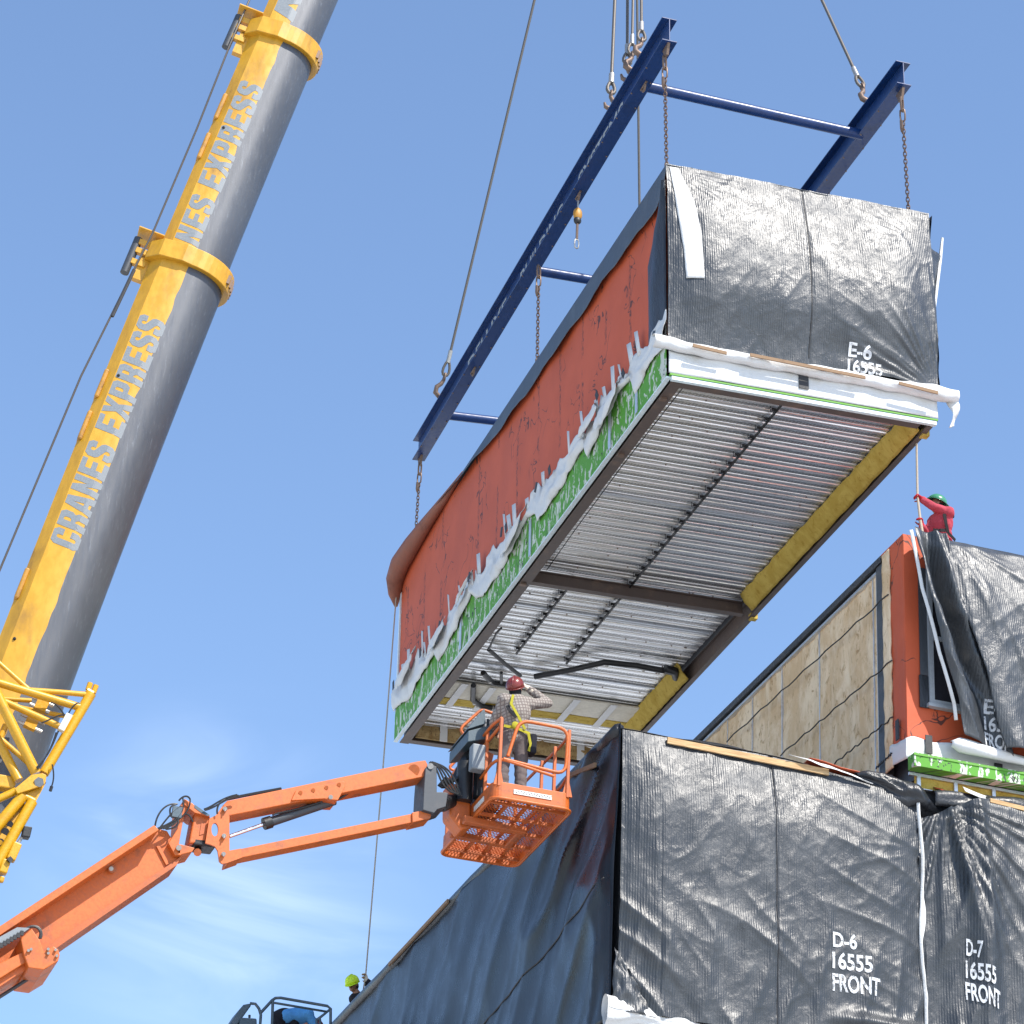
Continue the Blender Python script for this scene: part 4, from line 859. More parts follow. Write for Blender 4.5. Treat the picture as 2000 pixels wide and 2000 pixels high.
for i, (k, za, zb) in enumerate(secs):
    up, low, bk = sect(k); s_ = MB()
    sweep(s_, up, za, zb, 60); sweep(s_, bk, za, zb, 60); sec = s_.build('boom_section', M['yellow'], TB, smooth=25, fix=False)
    g_ = sweep(MB(), low, za, zb, 60); g_.build('boom_belly', M['boomsteel'], sec, smooth=180, fix=False)
    # worn, uneven paint border
    mb = MB(); 
    def border(u, v, k=k, za=za, zb=zb):
        z = lerp(za, zb, u); w = .045+.035*pn(z*1.1, 0, i+2)+.02*pn(z*4, 0, i)+.008*pn(z*17, 0, i); return wallpt(k, z, lerp(.50*k-w, .50*k+.03, v), .003)
    mb.grid(border, 260, 2); mb.build('paint_edge', M['boomsteel'], sec, smooth=180, fix=False)
    zt0 = {0: zpx(97, 1092), 1: z_c1+.25, 2: z_c2+.3}[i]; zt1 = {0: zpx(300, 655), 1: zpx(482, 205), 2: z_c2+8.2}[i]
    body = {0: 'CRANES EXPRESS', 1: 'NES EXPRESS', 2: 'NES EXPRESS'}[i]; ht = .465*k
    mb = block_map(MB(), body, lambda a, b_: wallpt(k, zt0+(zt1-zt0)*a, .015*k+(ht-b_), .004), ht)
    mb.build('lettering', M['letter'], sec, fix=False)
    for zz_ in ((zpx(205, 780), zpx(172, 860), zpx(60, 1165)) if i == 0 else (zpx(415, 245), zpx(382, 320)) if i == 1 else ()):
        p, t, f, b = BFr(zz_); MB().obox(p+b*(.612*k)+f*.30*k, t, f, b, .28, .10, .04).build('slide_pad', M['yellow_dirty'], sec, bevel=.03)
def collar(zc, k, nm):
    p, t, f, b = BFr(zc); up, low, bk = sect(1.0); ring = up[:-1]+low[:-1]+bk[:-1]
    def rg(kk): return [(a*kk, c*kk) for a, c in ring]
    mb = MB(); n = len(ring); L = .17
    for kk, dz in ((k*1.17, -L), (k*1.17, L), (k*.94, L), (k*.94, -L)): mb.v += [p+t*dz+f*a+b*c for a, c in rg(kk)]
    for q in range(4):
        for j in range(n): mb.f.append((q*n+j, q*n+(j+1) % n, ((q+1) % 4)*n+(j+1) % n, ((q+1) % 4)*n+j))
    c = mb.build('boom_collar', M['yellow'], TB, bevel=.012)
    mb = MB()
    for dz in (-.28, -.05, .12): mb.obox(p+b*(k*.82)+t*dz+f*.25, t, f, b, .05, .05, .12)
    mb.obox(p+b*(.80*k)+t*.30+f*.2, t, f, b, .012, .24, .22); mb.obox(p+b*(.72*k)-t*.35+f*.2, t, f, b, .22, .06, .10)
    mb.build('roller_bracket', M['yellow'], c, bevel=.005)
    MB().tube([p+b*(.97*k)-t*.52+f*.22, p+b*(.97*k)+t*.20+f*.22], .075, 12).build('guide_roller', M['dark_steel'], c, smooth=40)
    for j in range(5): a = -1.1-.16*j; MB().obox(p+f*(.70*k*math.cos(a))+b*(.75*k*math.sin(a)), t, f, b, .08, .025, .03).build('bolt', M['hookmetal'], c)
collar(z_c1, 1.0, 1); collar(z_c2, .925, 2)
for q in (c2(826, 658), c1(1145, 815), c3(25, 255)):
    z = zpx(q[0]+25, q[1]); p = wallpt(1.0 if q[1] > 500 else .925, z, .06, .004); MB().ball(p, .028, 8, 5).build('plug', M['black_rubber'], TB)
# crown piece at the boom head far above the frame
p, t, f, b = BFr(Z3); MB().obox(p, t, f, b, .8, .35, .75).build('boom_head', M['yellow2'], TB, bevel=.05)
# hoist line beside the boom
yl = 42.75
pts = [at(-120, 1385, 1, yl), at(0, 1112, 1, yl), at(158, 735, 1, yl), at(261, 528, 1, yl)]
TR_ = thing('hoist_line', 'thin steel hoist line running up the left side of the crane boom', 'cable', pts[0])
mb = MB().tube(pts, .018, 6); mb.tube([pts[-1], at(297, 458, 1, yl), at(385, 250, 1, yl), at(449, 88, 1, yl), at(487, 0, 1, yl), at(560, -180, 1, yl)], .018, 6); mb.build('line', M['rope'], TR_, smooth=60)
MB().tube([at(219, 618, 1, yl-.01), at(262, 527, 1, yl-.01)], .03, 8).build('sleeve', M['black_wire'], TR_)
# ================================================================== LATTICE JIB (stowed beside the boom)
yj = 42.0
def J(x, y, dy=0): return atv(c3(x, y), 1, yj+dy)
TJ = thing('lattice_jib', 'yellow tubular lattice jib folded beside the foot of the crane boom', 'crane jib', J(100, 1700))
def jt(pts, r, name='tube', n=10): return MB().tube([J(*p) for p in pts], r, n).build(name, M['yellow2'], TJ, smooth=50)
jt([(-260, 395), (0, 472), (545, 637)], .062, 'chord'); jt([(200, 520, .0), (420, 535), (588, 550)], .042, 'brace'); jt([(-140, 210), (0, 340), (205, 522)], .036, 'brace')
jt([(-160, 570, .5), (0, 578, .5), (215, 592, .5)], .036, 'brace'); jt([(0, 610, .45), (215, 655, .45), (440, 697, .1)], .036, 'brace'); jt([(-160, 520, .1), (0, 585, .1), (405, 768)], .052, 'brace')
jt([(625, 545), (300, 1092)], .078, 'chord', 14); jt([(-130, 320, -.1), (5, 600, -.1), (248, 1092)], .078, 'chord', 14); jt([(-170, 560, .2), (0, 890, .2), (130, 1140, .1)], .070, 'chord', 14); jt([(-120, 745, .25), (0, 850, .25), (195, 1022, .1)], .040, 'brace')
jt([(155, 1250), (-180, 1640)], .085, 'chord', 14); jt([(222, 1285), (-210, 2045)], .080, 'chord', 14); jt([(-150, 1330, .1), (112, 1212, .05)], .060, 'brace'); jt([(150, 1240), (235, 1282)], .05, 'brace'); jt([(0, 850, .3), (40, 760, .3)], .05, 'brace')
for (xa, ya), (xb, yb) in (((603, 520), (620, 472)), ((640, 540), (660, 488))): MB().tube([J(xa, ya), J(xb, yb)], .042, 8).build('fork_tine', M['yellow2'], TJ, smooth=40)
MB().tube([J(596, 520), J(612, 535), J(640, 545)], .05, 8).build('fork_tine', M['yellow2'], TJ, smooth=40)
MB().prism([J(*p) for p in ((100, 1195, -.1), (215, 1100, -.1), (290, 1088, -.1), (320, 1102, -.1), (312, 1160, -.1), (285, 1178, -.1), (122, 1230, -.1))], (0, .05, 0)).build('gusset', M['yellow2'], TJ, bevel=.01)
MB().prism([J(*p) for p in ((115, 1232), (312, 1162), (318, 1150), (238, 1300), (140, 1250))], (0, .08, 0)).build('gusset', M['yellow2'], TJ, bevel=.01)
mb = MB().tube([J(268, 1150, -.13), J(268, 1150, -.08)], .075, 6); mb.build('decal', M['letter'], TJ)
# perforated plate: square cells with round holes
gq = lambda u, v: J(lerp(lerp(-150, 60, v), lerp(10, 225, v), u), lerp(lerp(1780, 1390, v), lerp(1640, 1290, v), u), .12)
def holeplate():
    mb = MB(); A_, B_, C_, D_ = J(-140, 1560, .1), J(130, 1275, .1), J(195, 1320, .1), J(-30, 1690, .1)
    mb.prism([A_, B_, C_, D_], (0, .03, 0)); return mb
holeplate().build('hole_plate', M['yellow2'], TJ)
for (x, y), r in (((70, 1440), .047), ((35, 1492), .06), ((2, 1565), .06)): MB().tube([J(x, y, .085), J(x, y, .098)], r, 16).build('lightening_hole', M['lens'], TJ)
MB().tube([J(0, 1565, .07), J(0, 1565, .084)], .04, 12).build('pin', M['yellow2'], TJ)
MB().obox(J(25, 1160, .25), (1, 0, 0), (0, 1, 0), (.2, 0, 1), .17, .1, .10).build('block', M['yellow2'], TJ, bevel=.02)
for px, py, w in ((215, 745, .30), (285, 622, .26)):
    mb = MB(); c = J(px, py, .25); ax = (J(px+100, py+45, .25)-c).normalized(); up = V((0, 1, 0)).cross(ax)
    for k in (-1, 1): mb.tube([c+up*.065*k-ax*w*.65, c+up*.065*k+ax*w*.65], .032, 8)
    mb.build('roller', M['zinc'], TJ, smooth=40); MB().obox(c, ax, (0, 1, 0), up, .09, .05, .10).build('roller_mount', M['yellow2'], TJ)
MB().bar(J(415, 800, -.1), J(475, 690, -.1), .10, .10).build('junction_box', M['beige'], TJ, bevel=.01)
MB().prism([J(440, 810, -.05), J(485, 690, -.05), J(520, 690, -.05), J(470, 815, -.05)], (0, .04, 0)).build('box_plate', M['yellow2'], TJ)
for pts in (((400, 800), (360, 900), (330, 980), (250, 1050)), ((385, 810), (350, 930), (300, 1010), (255, 1060)), ((440, 690), (400, 685), (330, 730), (285, 745)), ((470, 680), (500, 620), (530, 600), (550, 610)), ((440, 690), (415, 640), (380, 610), (350, 605))):
    MB().tube([v for v in bez(*[J(x, y, -.12) for x, y in pts])], .012, 6).build('cable', M['black_rubber'], TJ)
MB().tube(bez(J(358, 1030, -.12), J(372, 1090, -.12), J(372, 1140, -.12), J(350, 1190, -.12)), .011, 6).build('cable', M['black_rubber'], TJ); MB().tube([J(355, 1180, -.12), J(345, 1212, -.12)], .024, 8).build('connector', M['black_rubber'], TJ)
MB().obox(J(180, 1500), (1, 0, 0), (0, 1, 0), (.1, 0, 1), .062, .07, .085).build('floodlight', M['black_rubber'], TJ, bevel=.015); MB().tube([J(150, 1530), J(130, 1560), J(120, 1580)], .025, 8).build('floodlight_arm', M['zinc'], TJ)
mb = MB().bar(J(120, 1575), J(70, 1690), .14, .13); mb.bar(J(45, 1690), J(15, 1780), .14, .12); mb.bar(J(18, 1800), J(5, 1840), .07, .07); mb.build('hook_tackle', M['yellow2'], TJ, bevel=.02)
MB().bar(J(75, 1680, -.05), J(50, 1700, -.05), .15, .06).build('tackle_band', M['black_rubber'], TJ)
# ================================================================== BOOM LIFT (orange)
yb = 35.6
def Lp(x, y, dy=0): return atv(lf(x, y), 1, yb+dy)
def Jp(x, y, dy=0): return atv(jb(x, y), 1, yb+dy)
TL = thing('boom_lift', 'orange articulated boom lift reaching from the left to a basket under the hanging module', 'boom lift', Lp(0, 1600)-V((6, 0, 0)))
def PL(mb, name, mat='lift', parent=None, **kw): return mb.build(name, M[mat], parent or TL, **kw)
ext = 560  # how far the boom runs on to the left of the frame, in crop pixels
def along(a, b, t): return (a[0]+(b[0]-a[0])*t, a[1]+(b[1]-a[1])*t)
# fly boom: wide top box overhanging a narrower web box
fb = MB().prism([Lp(*p, -.40) for p in ((-ext, 1753), (1165, 622), (1200, 660), (-ext, 1828))], (0, .8, 0)); fly = PL(fb, 'fly_boom', bevel=.008)
fb = MB().prism([Lp(*p, -.10) for p in ((-ext, 1800), (1195, 650), (1262, 668), (1370, 850), (1335, 915), (-ext, 2190))], (0, .36, 0)); PL(fb, 'fly_web', parent=fly, bevel=.008)
fb = MB().prism([Lp(*p, -.13) for p in ((1180, 780), (1255, 925), (1275, 912), (1200, 768))], (0, .03, 0)); PL(fb, 'stiffener', parent=fly)
fb = MB().prism([Lp(*p, -.14) for p in ((-ext, 2150), (1335, 885), (1372, 850), (1335, 925), (-ext, 2230))], (0, .44, 0)); PL(fb, 'bottom_plate', 'lift_dull', parent=fly)
mb = MB().tube([Lp(845, 955, -.10), Lp(845, 955, -.16)], .05, 14); PL(mb, 'pin_boss', parent=fly, smooth=40); mb = MB().tube([Lp(840, 953, -.16), Lp(840, 953, -.20)], .028, 10); PL(mb, 'pin', 'zinc', parent=fly, smooth=40)
# base boom sleeve, lower left
bb = MB().prism([Lp(*p, -.42) for p in ((-ext, 2050), (0, 1665), (215, 1560), (225, 1640), (0, 1780), (-ext, 2160))], (0, .85, 0)); base = PL(bb, 'base_boom', bevel=.01)
bb = MB().prism([Lp(*p, -.34) for p in ((-ext, 2130), (0, 1760), (225, 1630), (225, 1690), (0, 1840), (-ext, 2240))], (0, .7, 0)); PL(bb, 'base_web', parent=base)
bb = MB().prism([Lp(*p, -.48) for p in ((155, 1478), (240, 1402), (303, 1495), (330, 1575), (400, 1535), (440, 1560), (452, 1600), (440, 1650), (330, 1716), (215, 1700), (180, 1600))], (0, .95, 0)); PL(bb, 'boom_nose', parent=base, bevel=.012)
for q in ((420, 1565), (430, 1610), (235, 1560), (215, 1570), (365, 1590), (365, 1560)): mb = MB().tube([Lp(*q, -.48), Lp(*q, -.52)], .018, 8); PL(mb, 'bolt', 'zinc', parent=base)
mb = MB().prism([Lp(*p, -.5) for p in ((-60, 1500), (130, 1395), (225, 1400), (150, 1455), (-60, 1590))], (0, .08, 0)); PL(mb, 'cable_track', 'letter', parent=base)
mb = MB()
for k in range(7): a = along((10, 1520), (165, 1428), k/6); mb.obox(Lp(a[0], a[1]+12, -.51), (1, 0, 0), (0, 1, 0), (0, 0, 1), .02, .01, .03)
PL(mb, 'track_link', 'black_rubber', parent=base)
for k in range(3): mb = MB().tube(bez(Lp(180, 1420, -.45), Lp(250, 1360-k*6, -.45), Lp(330+k*6, 1400, -.45), Lp(295+k*6, 1480, -.45)), .014, 6); PL(mb, 'hose', 'black_rubber', parent=base)
mb = MB().tube([Lp(-ext, 2260), Lp(0, 1920), Lp(330, 1710)], .022, 8); PL(mb, 'retract_rod', 'dark_steel', parent=base)
# knuckle
kn = MB().prism([Lp(*p, -.20) for p in ((1355, 480), (1395, 425), (1460, 462), (1450, 500), (1395, 520), (1350, 770), (1370, 850), (1320, 850), (1270, 760), (1340, 650))], (0, .4, 0)); knu = PL(kn, 'knuckle', bevel=.008)
mb = MB().prism([Lp(*p, -.22) for p in ((1395, 425), (1580, 545), (1585, 560), (1470, 530), (1390, 470))], (0, .44, 0)); PL(mb, 'knuckle_arm', parent=knu, bevel=.006)
mb = MB().prism([Lp(*p, -.225) for p in ((1470, 470), (1583, 548), (1570, 556), (1520, 532), (1465, 490))], (0, .008, 0)); PL(mb, 'guard_plate', 'grey_box', parent=knu)
mb = MB().prism([Lp(*p, -.15) for p in ((1470, 520), (1590, 560), (1550, 770), (1490, 760), (1425, 760))], (0, .3, 0)); PL(mb, 'rotator_body', parent=knu, bevel=.02)
mb = MB().prism([Lp(*p, -.16) for p in ((1520, 610), (1555, 600), (1540, 690), (1505, 700))], (0, .02, 0)); PL(mb, 'recess', 'lift_dull', parent=knu)
mb = MB().prism([Lp(*p, -.2) for p in ((1345, 765), (1375, 770), (1470, 795), (1450, 825), (1370, 845), (1330, 830))], (0, .4, 0)); PL(mb, 'lower_yoke', parent=knu, bevel=.008)
mb = MB().bar(Lp(1440, 775), Lp(1610, 795), .3, .09); PL(mb, 'rotary_actuator', 'black_rubber', parent=knu, bevel=.02)
mb = MB().tube([Lp(1490, 830, -.15), Lp(1490, 830, .15)], .05, 10); PL(mb, 'pivot', 'lift_dull', parent=knu, smooth=40)
mb = MB().tube([Lp(1350, 795, -.20), Lp(1350, 795, -.26)], .035, 10); PL(mb, 'pin', 'zinc', parent=knu)
mb = MB().bar(Lp(1340, 490, -.24), Lp(1330, 570, -.24), .06, .12); PL(mb, 'valve_block', 'grey_box', parent=knu)
for pts in (((1170, 630), (1185, 520), (1260, 450), (1340, 465)), ((1210, 640), (1270, 560), (1320, 500), (1370, 480)), ((1190, 650), (1340, 590), (1400, 540), (1380, 420)), ((1200, 655), (1360, 600), (1440, 520), (1435, 430)), ((1435, 430), (1420, 395), (1380, 400), (1350, 440)), ((1290, 560), (1270, 500), (1290, 470), (1330, 470)), ((1230, 650), (1290, 640), (1340, 600), (1350, 560)), ((1400, 540), (1430, 540), (1445, 570), (1455, 600)),
            ((1540, 505), (1620, 480), (1660, 420), (1790, 395)), ((1545, 512), (1640, 490), (1680, 430), (1800, 400)), ((1640, 540), (1630, 480), (1660, 450), (1700, 430)), ((1250, 655), (1330, 650), (1350, 620), (1345, 590))):
    mb = MB().tube(bez(*[Lp(x, y, -.26) for x, y in pts], n=16), .0115, 6); PL(mb, 'hose', 'black_rubber', parent=knu)
# jib: base plates, two bars, cylinder
plate = ((180, 690), (207, 522), (252, 500), (300, 432), (345, 478), (345, 742), (424, 728), (430, 790), (325, 828), (295, 832), (275, 815), (265, 742), (245, 712), (215, 700))
def ring_plate(dy):
    """side plate with an oval opening"""
    mb = MB(); out = [Jp(*p, dy) for p in plate]; c = (245, 598); n = 20
    import mathutils.geometry as mg
    hole = [Jp(c[0]+24*math.cos(2*math.pi*i/n), c[1]+46*math.sin(2*math.pi*i/n), dy) for i in range(n)]
    tri = mg.tessellate_polygon([[V((p.x, p.z, 0)) for p in out], [V((p.x, p.z, 0)) for p in hole]]); allp = out+hole
    base_ = len(mb.v); d = V((0, .03, 0)); m_ = len(allp); mb.v += allp+[p+d for p in allp]
    for a, b, c_ in tri: mb.f.append((a, b, c_)); mb.f.append((c_+m_, b+m_, a+m_))
    no = len(out)
    mb.f += [(i, (i+1) % no, (i+1) % no+m_, i+m_) for i in range(no)]+[(no+(i+1) % n, no+i, no+i+m_, no+(i+1) % n+m_) for i in range(n)]
    return mb
jbp = PL(ring_plate(-.22), 'jib_base_plate'); PL(ring_plate(.19), 'jib_base_plate')
for q in ((315, 455), (308, 640), (305, 765)): mb = MB().tube([Jp(*q, -.22), Jp(*q, -.27)], .028, 10); mb.tube([Jp(*q, -.27), Jp(q[0], q[1]+18, -.275)], .012, 6); PL(mb, 'pin', 'zinc', parent=jbp)
ub = MB().prism([Jp(*p, -.16) for p in ((300, 432), (330, 400), (1640, 128), (1690, 122), (1705, 150), (1692, 232), (345, 502))], (0, .32, 0)); upb = PL(ub, 'jib_upper_bar', bevel=.01)
mb = MB().prism([Jp(*p, -.19) for p in ((770, 398), (800, 330), (1120, 262), (1138, 272), (1138, 305), (1090, 395), (1035, 392), (1000, 385), (900, 390))], (0, .38, 0)); PL(mb, 'gusset', parent=upb, bevel=.006)
for q in ((833, 345), (920, 328), (1010, 310), (1097, 290)): mb = MB().tube([Jp(*q, -.19), Jp(*q, -.205)], .026, 12); PL(mb, 'plug', parent=upb, smooth=40)
mb = MB().tube([Jp(1610, 190, -.16), Jp(1610, 190, -.175)], .075, 18); PL(mb, 'end_cap', parent=upb, smooth=40)
lb = MB().prism([Jp(*p, -.12) for p in ((345, 742), (424, 728), (430, 728), (1600, 488), (1605, 548), (430, 790), (325, 826))], (0, .24, 0)); lwb = PL(lb, 'jib_lower_bar', bevel=.008)
mb = MB().prism([Jp(*p, -.15) for p in ((1598, 480), (1690, 462), (1730, 495), (1725, 520), (1600, 550))], (0, .3, 0)); PL(mb, 'bar_end', parent=lwb, bevel=.01)
mb = MB().prism([Jp(*p, -.15) for p in ((345, 745), (422, 728), (432, 790), (330, 826))], (0, .3, 0)); PL(mb, 'bar_end', parent=lwb, bevel=.01)
cy = MB().tube([Jp(620, 548), Jp(1065, 398)], .062, 14); cyl = PL(cy, 'lift_cylinder', 'dark_steel', smooth=40)
mb = MB().tube([Jp(580, 560), Jp(630, 545)], .08, 14); PL(mb, 'cylinder_gland', 'black_rubber', parent=cyl, smooth=40)
mb = MB().tube([Jp(345, 645), Jp(590, 558)], .024, 10); PL(mb, 'cylinder_rod', 'chrome', parent=cyl, smooth=40)
mb = MB().tube([Jp(1040, 375, -.2), Jp(1040, 375, -.24)], .03, 8); PL(mb, 'pin', 'zinc', parent=cyl)
mb = MB().tube(bez(Jp(640, 500, -.09), Jp(660, 480, -.09), Jp(800, 470, -.09), Jp(980, 405, -.09)), .012, 6); mb.tube(bez(Jp(1085, 390, -.05), Jp(1140, 370, -.05), Jp(1150, 340, -.05), Jp(1230, 325, -.05)), .014, 6); PL(mb, 'hose', 'black_rubber', parent=cyl)
gb = MB().prism([Jp(*p, -.22) for p in ((1690, 175), (1720, 150), (1768, 165), (1768, 340), (1800, 340), (1845, 345), (1830, 440), (1770, 460), (1750, 485), (1672, 462), (1680, 300))], (0, .44, 0)); gbk = PL(gb, 'basket_link', 'dark_steel', bevel=.008)
mb = MB().tube([Jp(1725, 163, -.22), Jp(1725, 163, -.25)], .04, 10); PL(mb, 'pin', 'zinc', parent=gbk)
for k in range(5):
    r_ = random.Random(k); mb = MB().tube(bez(Jp(1715+k*6, 140-(k % 2)*5, -.2+.06*k), Jp(1790+k*16, 146+k*4, -.2+.06*k), Jp(1765+k*30, 300-k*18, -.25+.06*k), Jp(1880+k*14, 345+k*6, -.2+.05*k), n=16), .013, 6); PL(mb, 'hose', 'black_rubber', parent=gbk)
mb = MB().tube(bez(Jp(300, 395, 0), Jp(420, 370, 0), Jp(520, 350, 0), Jp(700, 318, 0)), .02, 6); PL(mb, 'hose', 'black_rubber', parent=upb)
# ---- basket
bx0, bx1, by0, by1, bz = 11.12, 12.20, 34.92, 37.12, 16.92
def rrect(x0, x1, y0, y1, z, r, n=5):
    pts = []
    for cx_, cy_, a0 in ((x1-r, y1-r, 0), (x0+r, y1-r, 90), (x0+r, y0+r, 180), (x1-r, y0+r, 270)):
        for i in range(n+1): a = math.radians(a0+90*i/n); pts.append(V((cx_+r*math.cos(a), cy_+r*math.sin(a), z)))
    return pts
mb = MB(); o_ = rrect(bx0, bx1, by0, by1, bz, .12); i_ = rrect(bx0+.03, bx1-.03, by0+.03, by1-.03, bz, .10); n = len(o_)
for zl, pl in ((bz, o_), (bz+.24, o_), (bz+.24, i_), (bz, i_)): mb.v += [V((p.x, p.y, zl)) for p in pl]
for q in range(4):
    for j in range(n): mb.f.append((q*n+j, q*n+(j+1) % n, ((q+1) % 4)*n+(j+1) % n, ((q+1) % 4)*n+j))
rim = PL(mb, 'basket_rim', bevel=.006)
mb = MB().tube(rrect(bx0-.01, bx1+.01, by0-.01, by1+.01, bz+.012, .13), .022, 7, closed=True); PL(mb, 'rim_edge', parent=rim, smooth=60)
mb = MB()
for i in range(5): y = lerp(by0+.2, by1-.2, i/4); mb.box(bx0+.03, bx1-.03, y-.02, y+.02, bz+.01, bz+.05)
for x in (bx0+.3, bx0+.56, bx0+.82): mb.box(x-.02, x+.02, by0+.03, by1-.03, bz+.052, bz+.09)
PL(mb, 'floor_frame', 'lift_dull', parent=rim)
mb = MB(); s_ = .046; zg = bz+.11   # expanded-metal grating as crossed diagonal strips
cx_, cy_ = (bx0+bx1)/2, (by0+by1)/2; wx, wy = (bx1-bx0)/2-.03, (by1-by0)/2-.03
for sgn in (1, -1):
    c = -(wx*1.0+wy*.55)
    while c < wx+wy*.55:
        # line x + sgn*.55*y = c
        pts = []
        for yy in (-wy, wy):
            x = c-sgn*.55*yy
            if -wx <= x <= wx: pts.append((x, yy))
        for xx in (-wx, wx):
            y = (c-xx)/(sgn*.55)
            if -wy < y < wy: pts.append((xx, y))
        if len(pts) >= 2: a, b = pts[0], pts[1]; mb.bar((cx_+a[0], cy_+a[1], zg+.003*sgn), (cx_+b[0], cy_+b[1], zg+.003*sgn), .009, .006)
        c += s_
PL(mb, 'floor_mesh', parent=rim)
zt, zm = bz+1.14, bz+.66
def rail(pts, name='rail', r=.021): return PL(MB().tube(pts, r, 8), name, smooth=50)
def crv(pts, rad=.10, n=5):
    pts = [V(p) for p in pts]; out = [pts[0]]
    for a, b, c in zip(pts, pts[1:], pts[2:]):
        u = (a-b).normalized(); w = (c-b).normalized(); d = min(rad, (a-b).length*.45, (c-b).length*.45)
        for i in range(n+1): t = i/n; out.append((b+u*d)*(1-t)**2+b*2*t*(1-t)+(b+w*d)*t*t)
    return out+[pts[-1]]
fx0, fx1, fy0, fy1 = bx0+.06, bx1-.06, by0+.02, by1-.04
# top and middle rails: right, back and left sides
rail(crv([(fx1, fy0, zt-.02), (fx1+.06, fy0+.35, zt-.02), (fx1+.02, fy1, zt-.02), (fx0, fy1, zt-.02), (fx0-.02, fy1-.75, zt-.02), (fx0, fy1-.85, zt-.35)], .14), 'top_rail')
rail(crv([(fx1, fy0+.05, zm-.18), (fx1+.04, fy0+.35, zm-.18), (fx1, fy1, zm-.18), (fx0, fy1, zm-.18), (fx0-.05, fy1-.7, zm-.18), (fx0, fy1-.8, bz+.24)], .12), 'middle_rail')
rail(crv([(fx0+.02, fy0, zt), (fx0-.02, fy0+.25, zt), (fx0-.02, fy0+1.0, zt-.02), (fx0, fy0+1.08, bz+.24)], .12), 'top_rail')
rail(crv([(fx0+.02, fy0+.05, zt-.10), (fx0+.0, fy0+1.02, zt-.15)], .1), 'top_rail')
rail(crv([(fx1-.2, fy0-.02, zm-.22), (fx0+.02, fy0-.02, zm-.10), (fx0-.03, fy0+.2, zm-.10), (fx0, fy0+1.0, zm-.12)], .12), 'middle_rail')
# gate loop at the near end
rail(crv([(fx0+.12, fy0-.02, zm-.05), (fx0+.26, fy0-.02, zt+.01), (fx1-.02, fy0-.02, zt+.0), (fx1-.04, fy0-.02, zm-.17), (fx0+.06, fy0-.02, zm-.10)], .16), 'gate_rail', .024)
for x, y, zt_ in ((fx0, fy0+.52, zt), (fx0, fy0+1.0, zt), (fx1, fy0+.55, zt-.02), (fx0+.02, fy0, zt), (fx1, fy0, zt), (fx1, fy1, zt-.02), (fx0, fy1, zt-.02), (fx1+.0, (fy0+fy1)/2, zt-.02), (fx1-.35, fy1, zt-.02), (fx0+.45, fy1, zt-.02)):
    mb = MB().bar((x, y, bz+.18), (x, y, zt_), .042, .042, (0, 1, 0)); PL(mb, 'post', 'lift_dull' if y == fy0 else 'lift', bevel=.006)
for x in (fx0+.02, fx1):
    mb = MB().prism([(x-.07, fy0-.0, bz+.2), (x+.07, fy0, bz+.2), (x+.02, fy0, bz+.42), (x-.02, fy0, bz+.42)], (0, .03, 0)); PL(mb, 'post_foot')
mb = MB().box(bx0+.28, bx1-.28, by0-.012, by0-.003, bz+.10, bz+.16); PL(mb, 'decal', 'decal', parent=rim)
mb = MB()
r_ = random.Random(3)
for k in range(22): x = bx0+.31+k*.0225; mb.box(x, x+.012, by0-.017, by0-.014, bz+.115+.02*(k % 2), bz+.128+.02*(k % 2))
PL(mb, 'decal_print', 'black_wire', parent=rim)
mb = MB().box(bx0-.012, bx0-.003, by0+.35, by0+.75, bz+.08, bz+.15); PL(mb, 'decal', 'decal', parent=rim)
# support arms under the floor and the pedestal on the boom side
mb = MB().bar((bx0-.15, by0+.75, bz-.05), (bx1-.35, by0+.80, bz-.05), .10, .10); mb.bar((bx0-.15, by0+1.30, bz-.05), (bx1-.45, by0+1.35, bz-.05), .09, .09); mb.bar((bx1-.42, by0+.75, bz-.05), (bx1-.42, by0+1.4, bz-.05), .09, .09); PL(mb, 'support_arm', 'lift_dull', bevel=.015)
yc = by0+1.05
mb = MB().prism([(bx0-.32, yc-.16, bz+.50), (bx0-.02, yc-.16, bz+.50), (bx0+.0, yc-.16, bz+.1), (bx0+.02, yc-.16, bz-.08), (bx0-.12, yc-.16, bz-.14), (bx0-.30, yc-.16, bz+.05)], (0, .32, 0)); ped = PL(mb, 'pedestal', bevel=.03)
mb = MB().bar(Jp(1780, 440), (bx0-.2, yc, bz+.35), .2, .16); PL(mb, 'rotator_link', 'black_rubber', parent=ped, bevel=.03)
mb = MB().tube([(bx0-.12, yc-.18, bz+.25), (bx0-.12, yc-.18, bz+.80)], .11, 12); mb.tube([(bx0-.05, yc-.12, bz+.55), (bx0-.02, yc-.15, bz+1.05)], .05, 8); PL(mb, 'rotary_actuator', 'black_rubber', parent=ped, smooth=50)
rr_ = random.Random(9)
for k in range(7):
    a = V((bx0-.40, yc-.2+.05*k, bz+.55)); mb = MB().tube(bez(a, a+V((.25, 0, -.2)), a+V((.2, -.05, .35+.05*k)), V((bx0+.0+.02*k, yc-.1, bz+.95+.03*k))), .016, 6); PL(mb, 'hose', 'black_rubber', parent=ped)
def Bp(x, y, yy): return atv(b1(x, y), 1, yy)
rail(crv([Bp(388, 700, 36.1), Bp(350, 640, 36.1), Bp(368, 608, 36.1), Bp(530, 462, 36.1), Bp(655, 508, 36.1), Bp(695, 560, 36.1), Bp(640, 640, 36.1)], .06), 'console_guard')
rail(crv([Bp(370, 870, 36.9), Bp(330, 880, 36.9), Bp(258, 955, 36.9), Bp(262, 975, 36.9), Bp(375, 1015, 36.9)], .05), 'corner_rail')
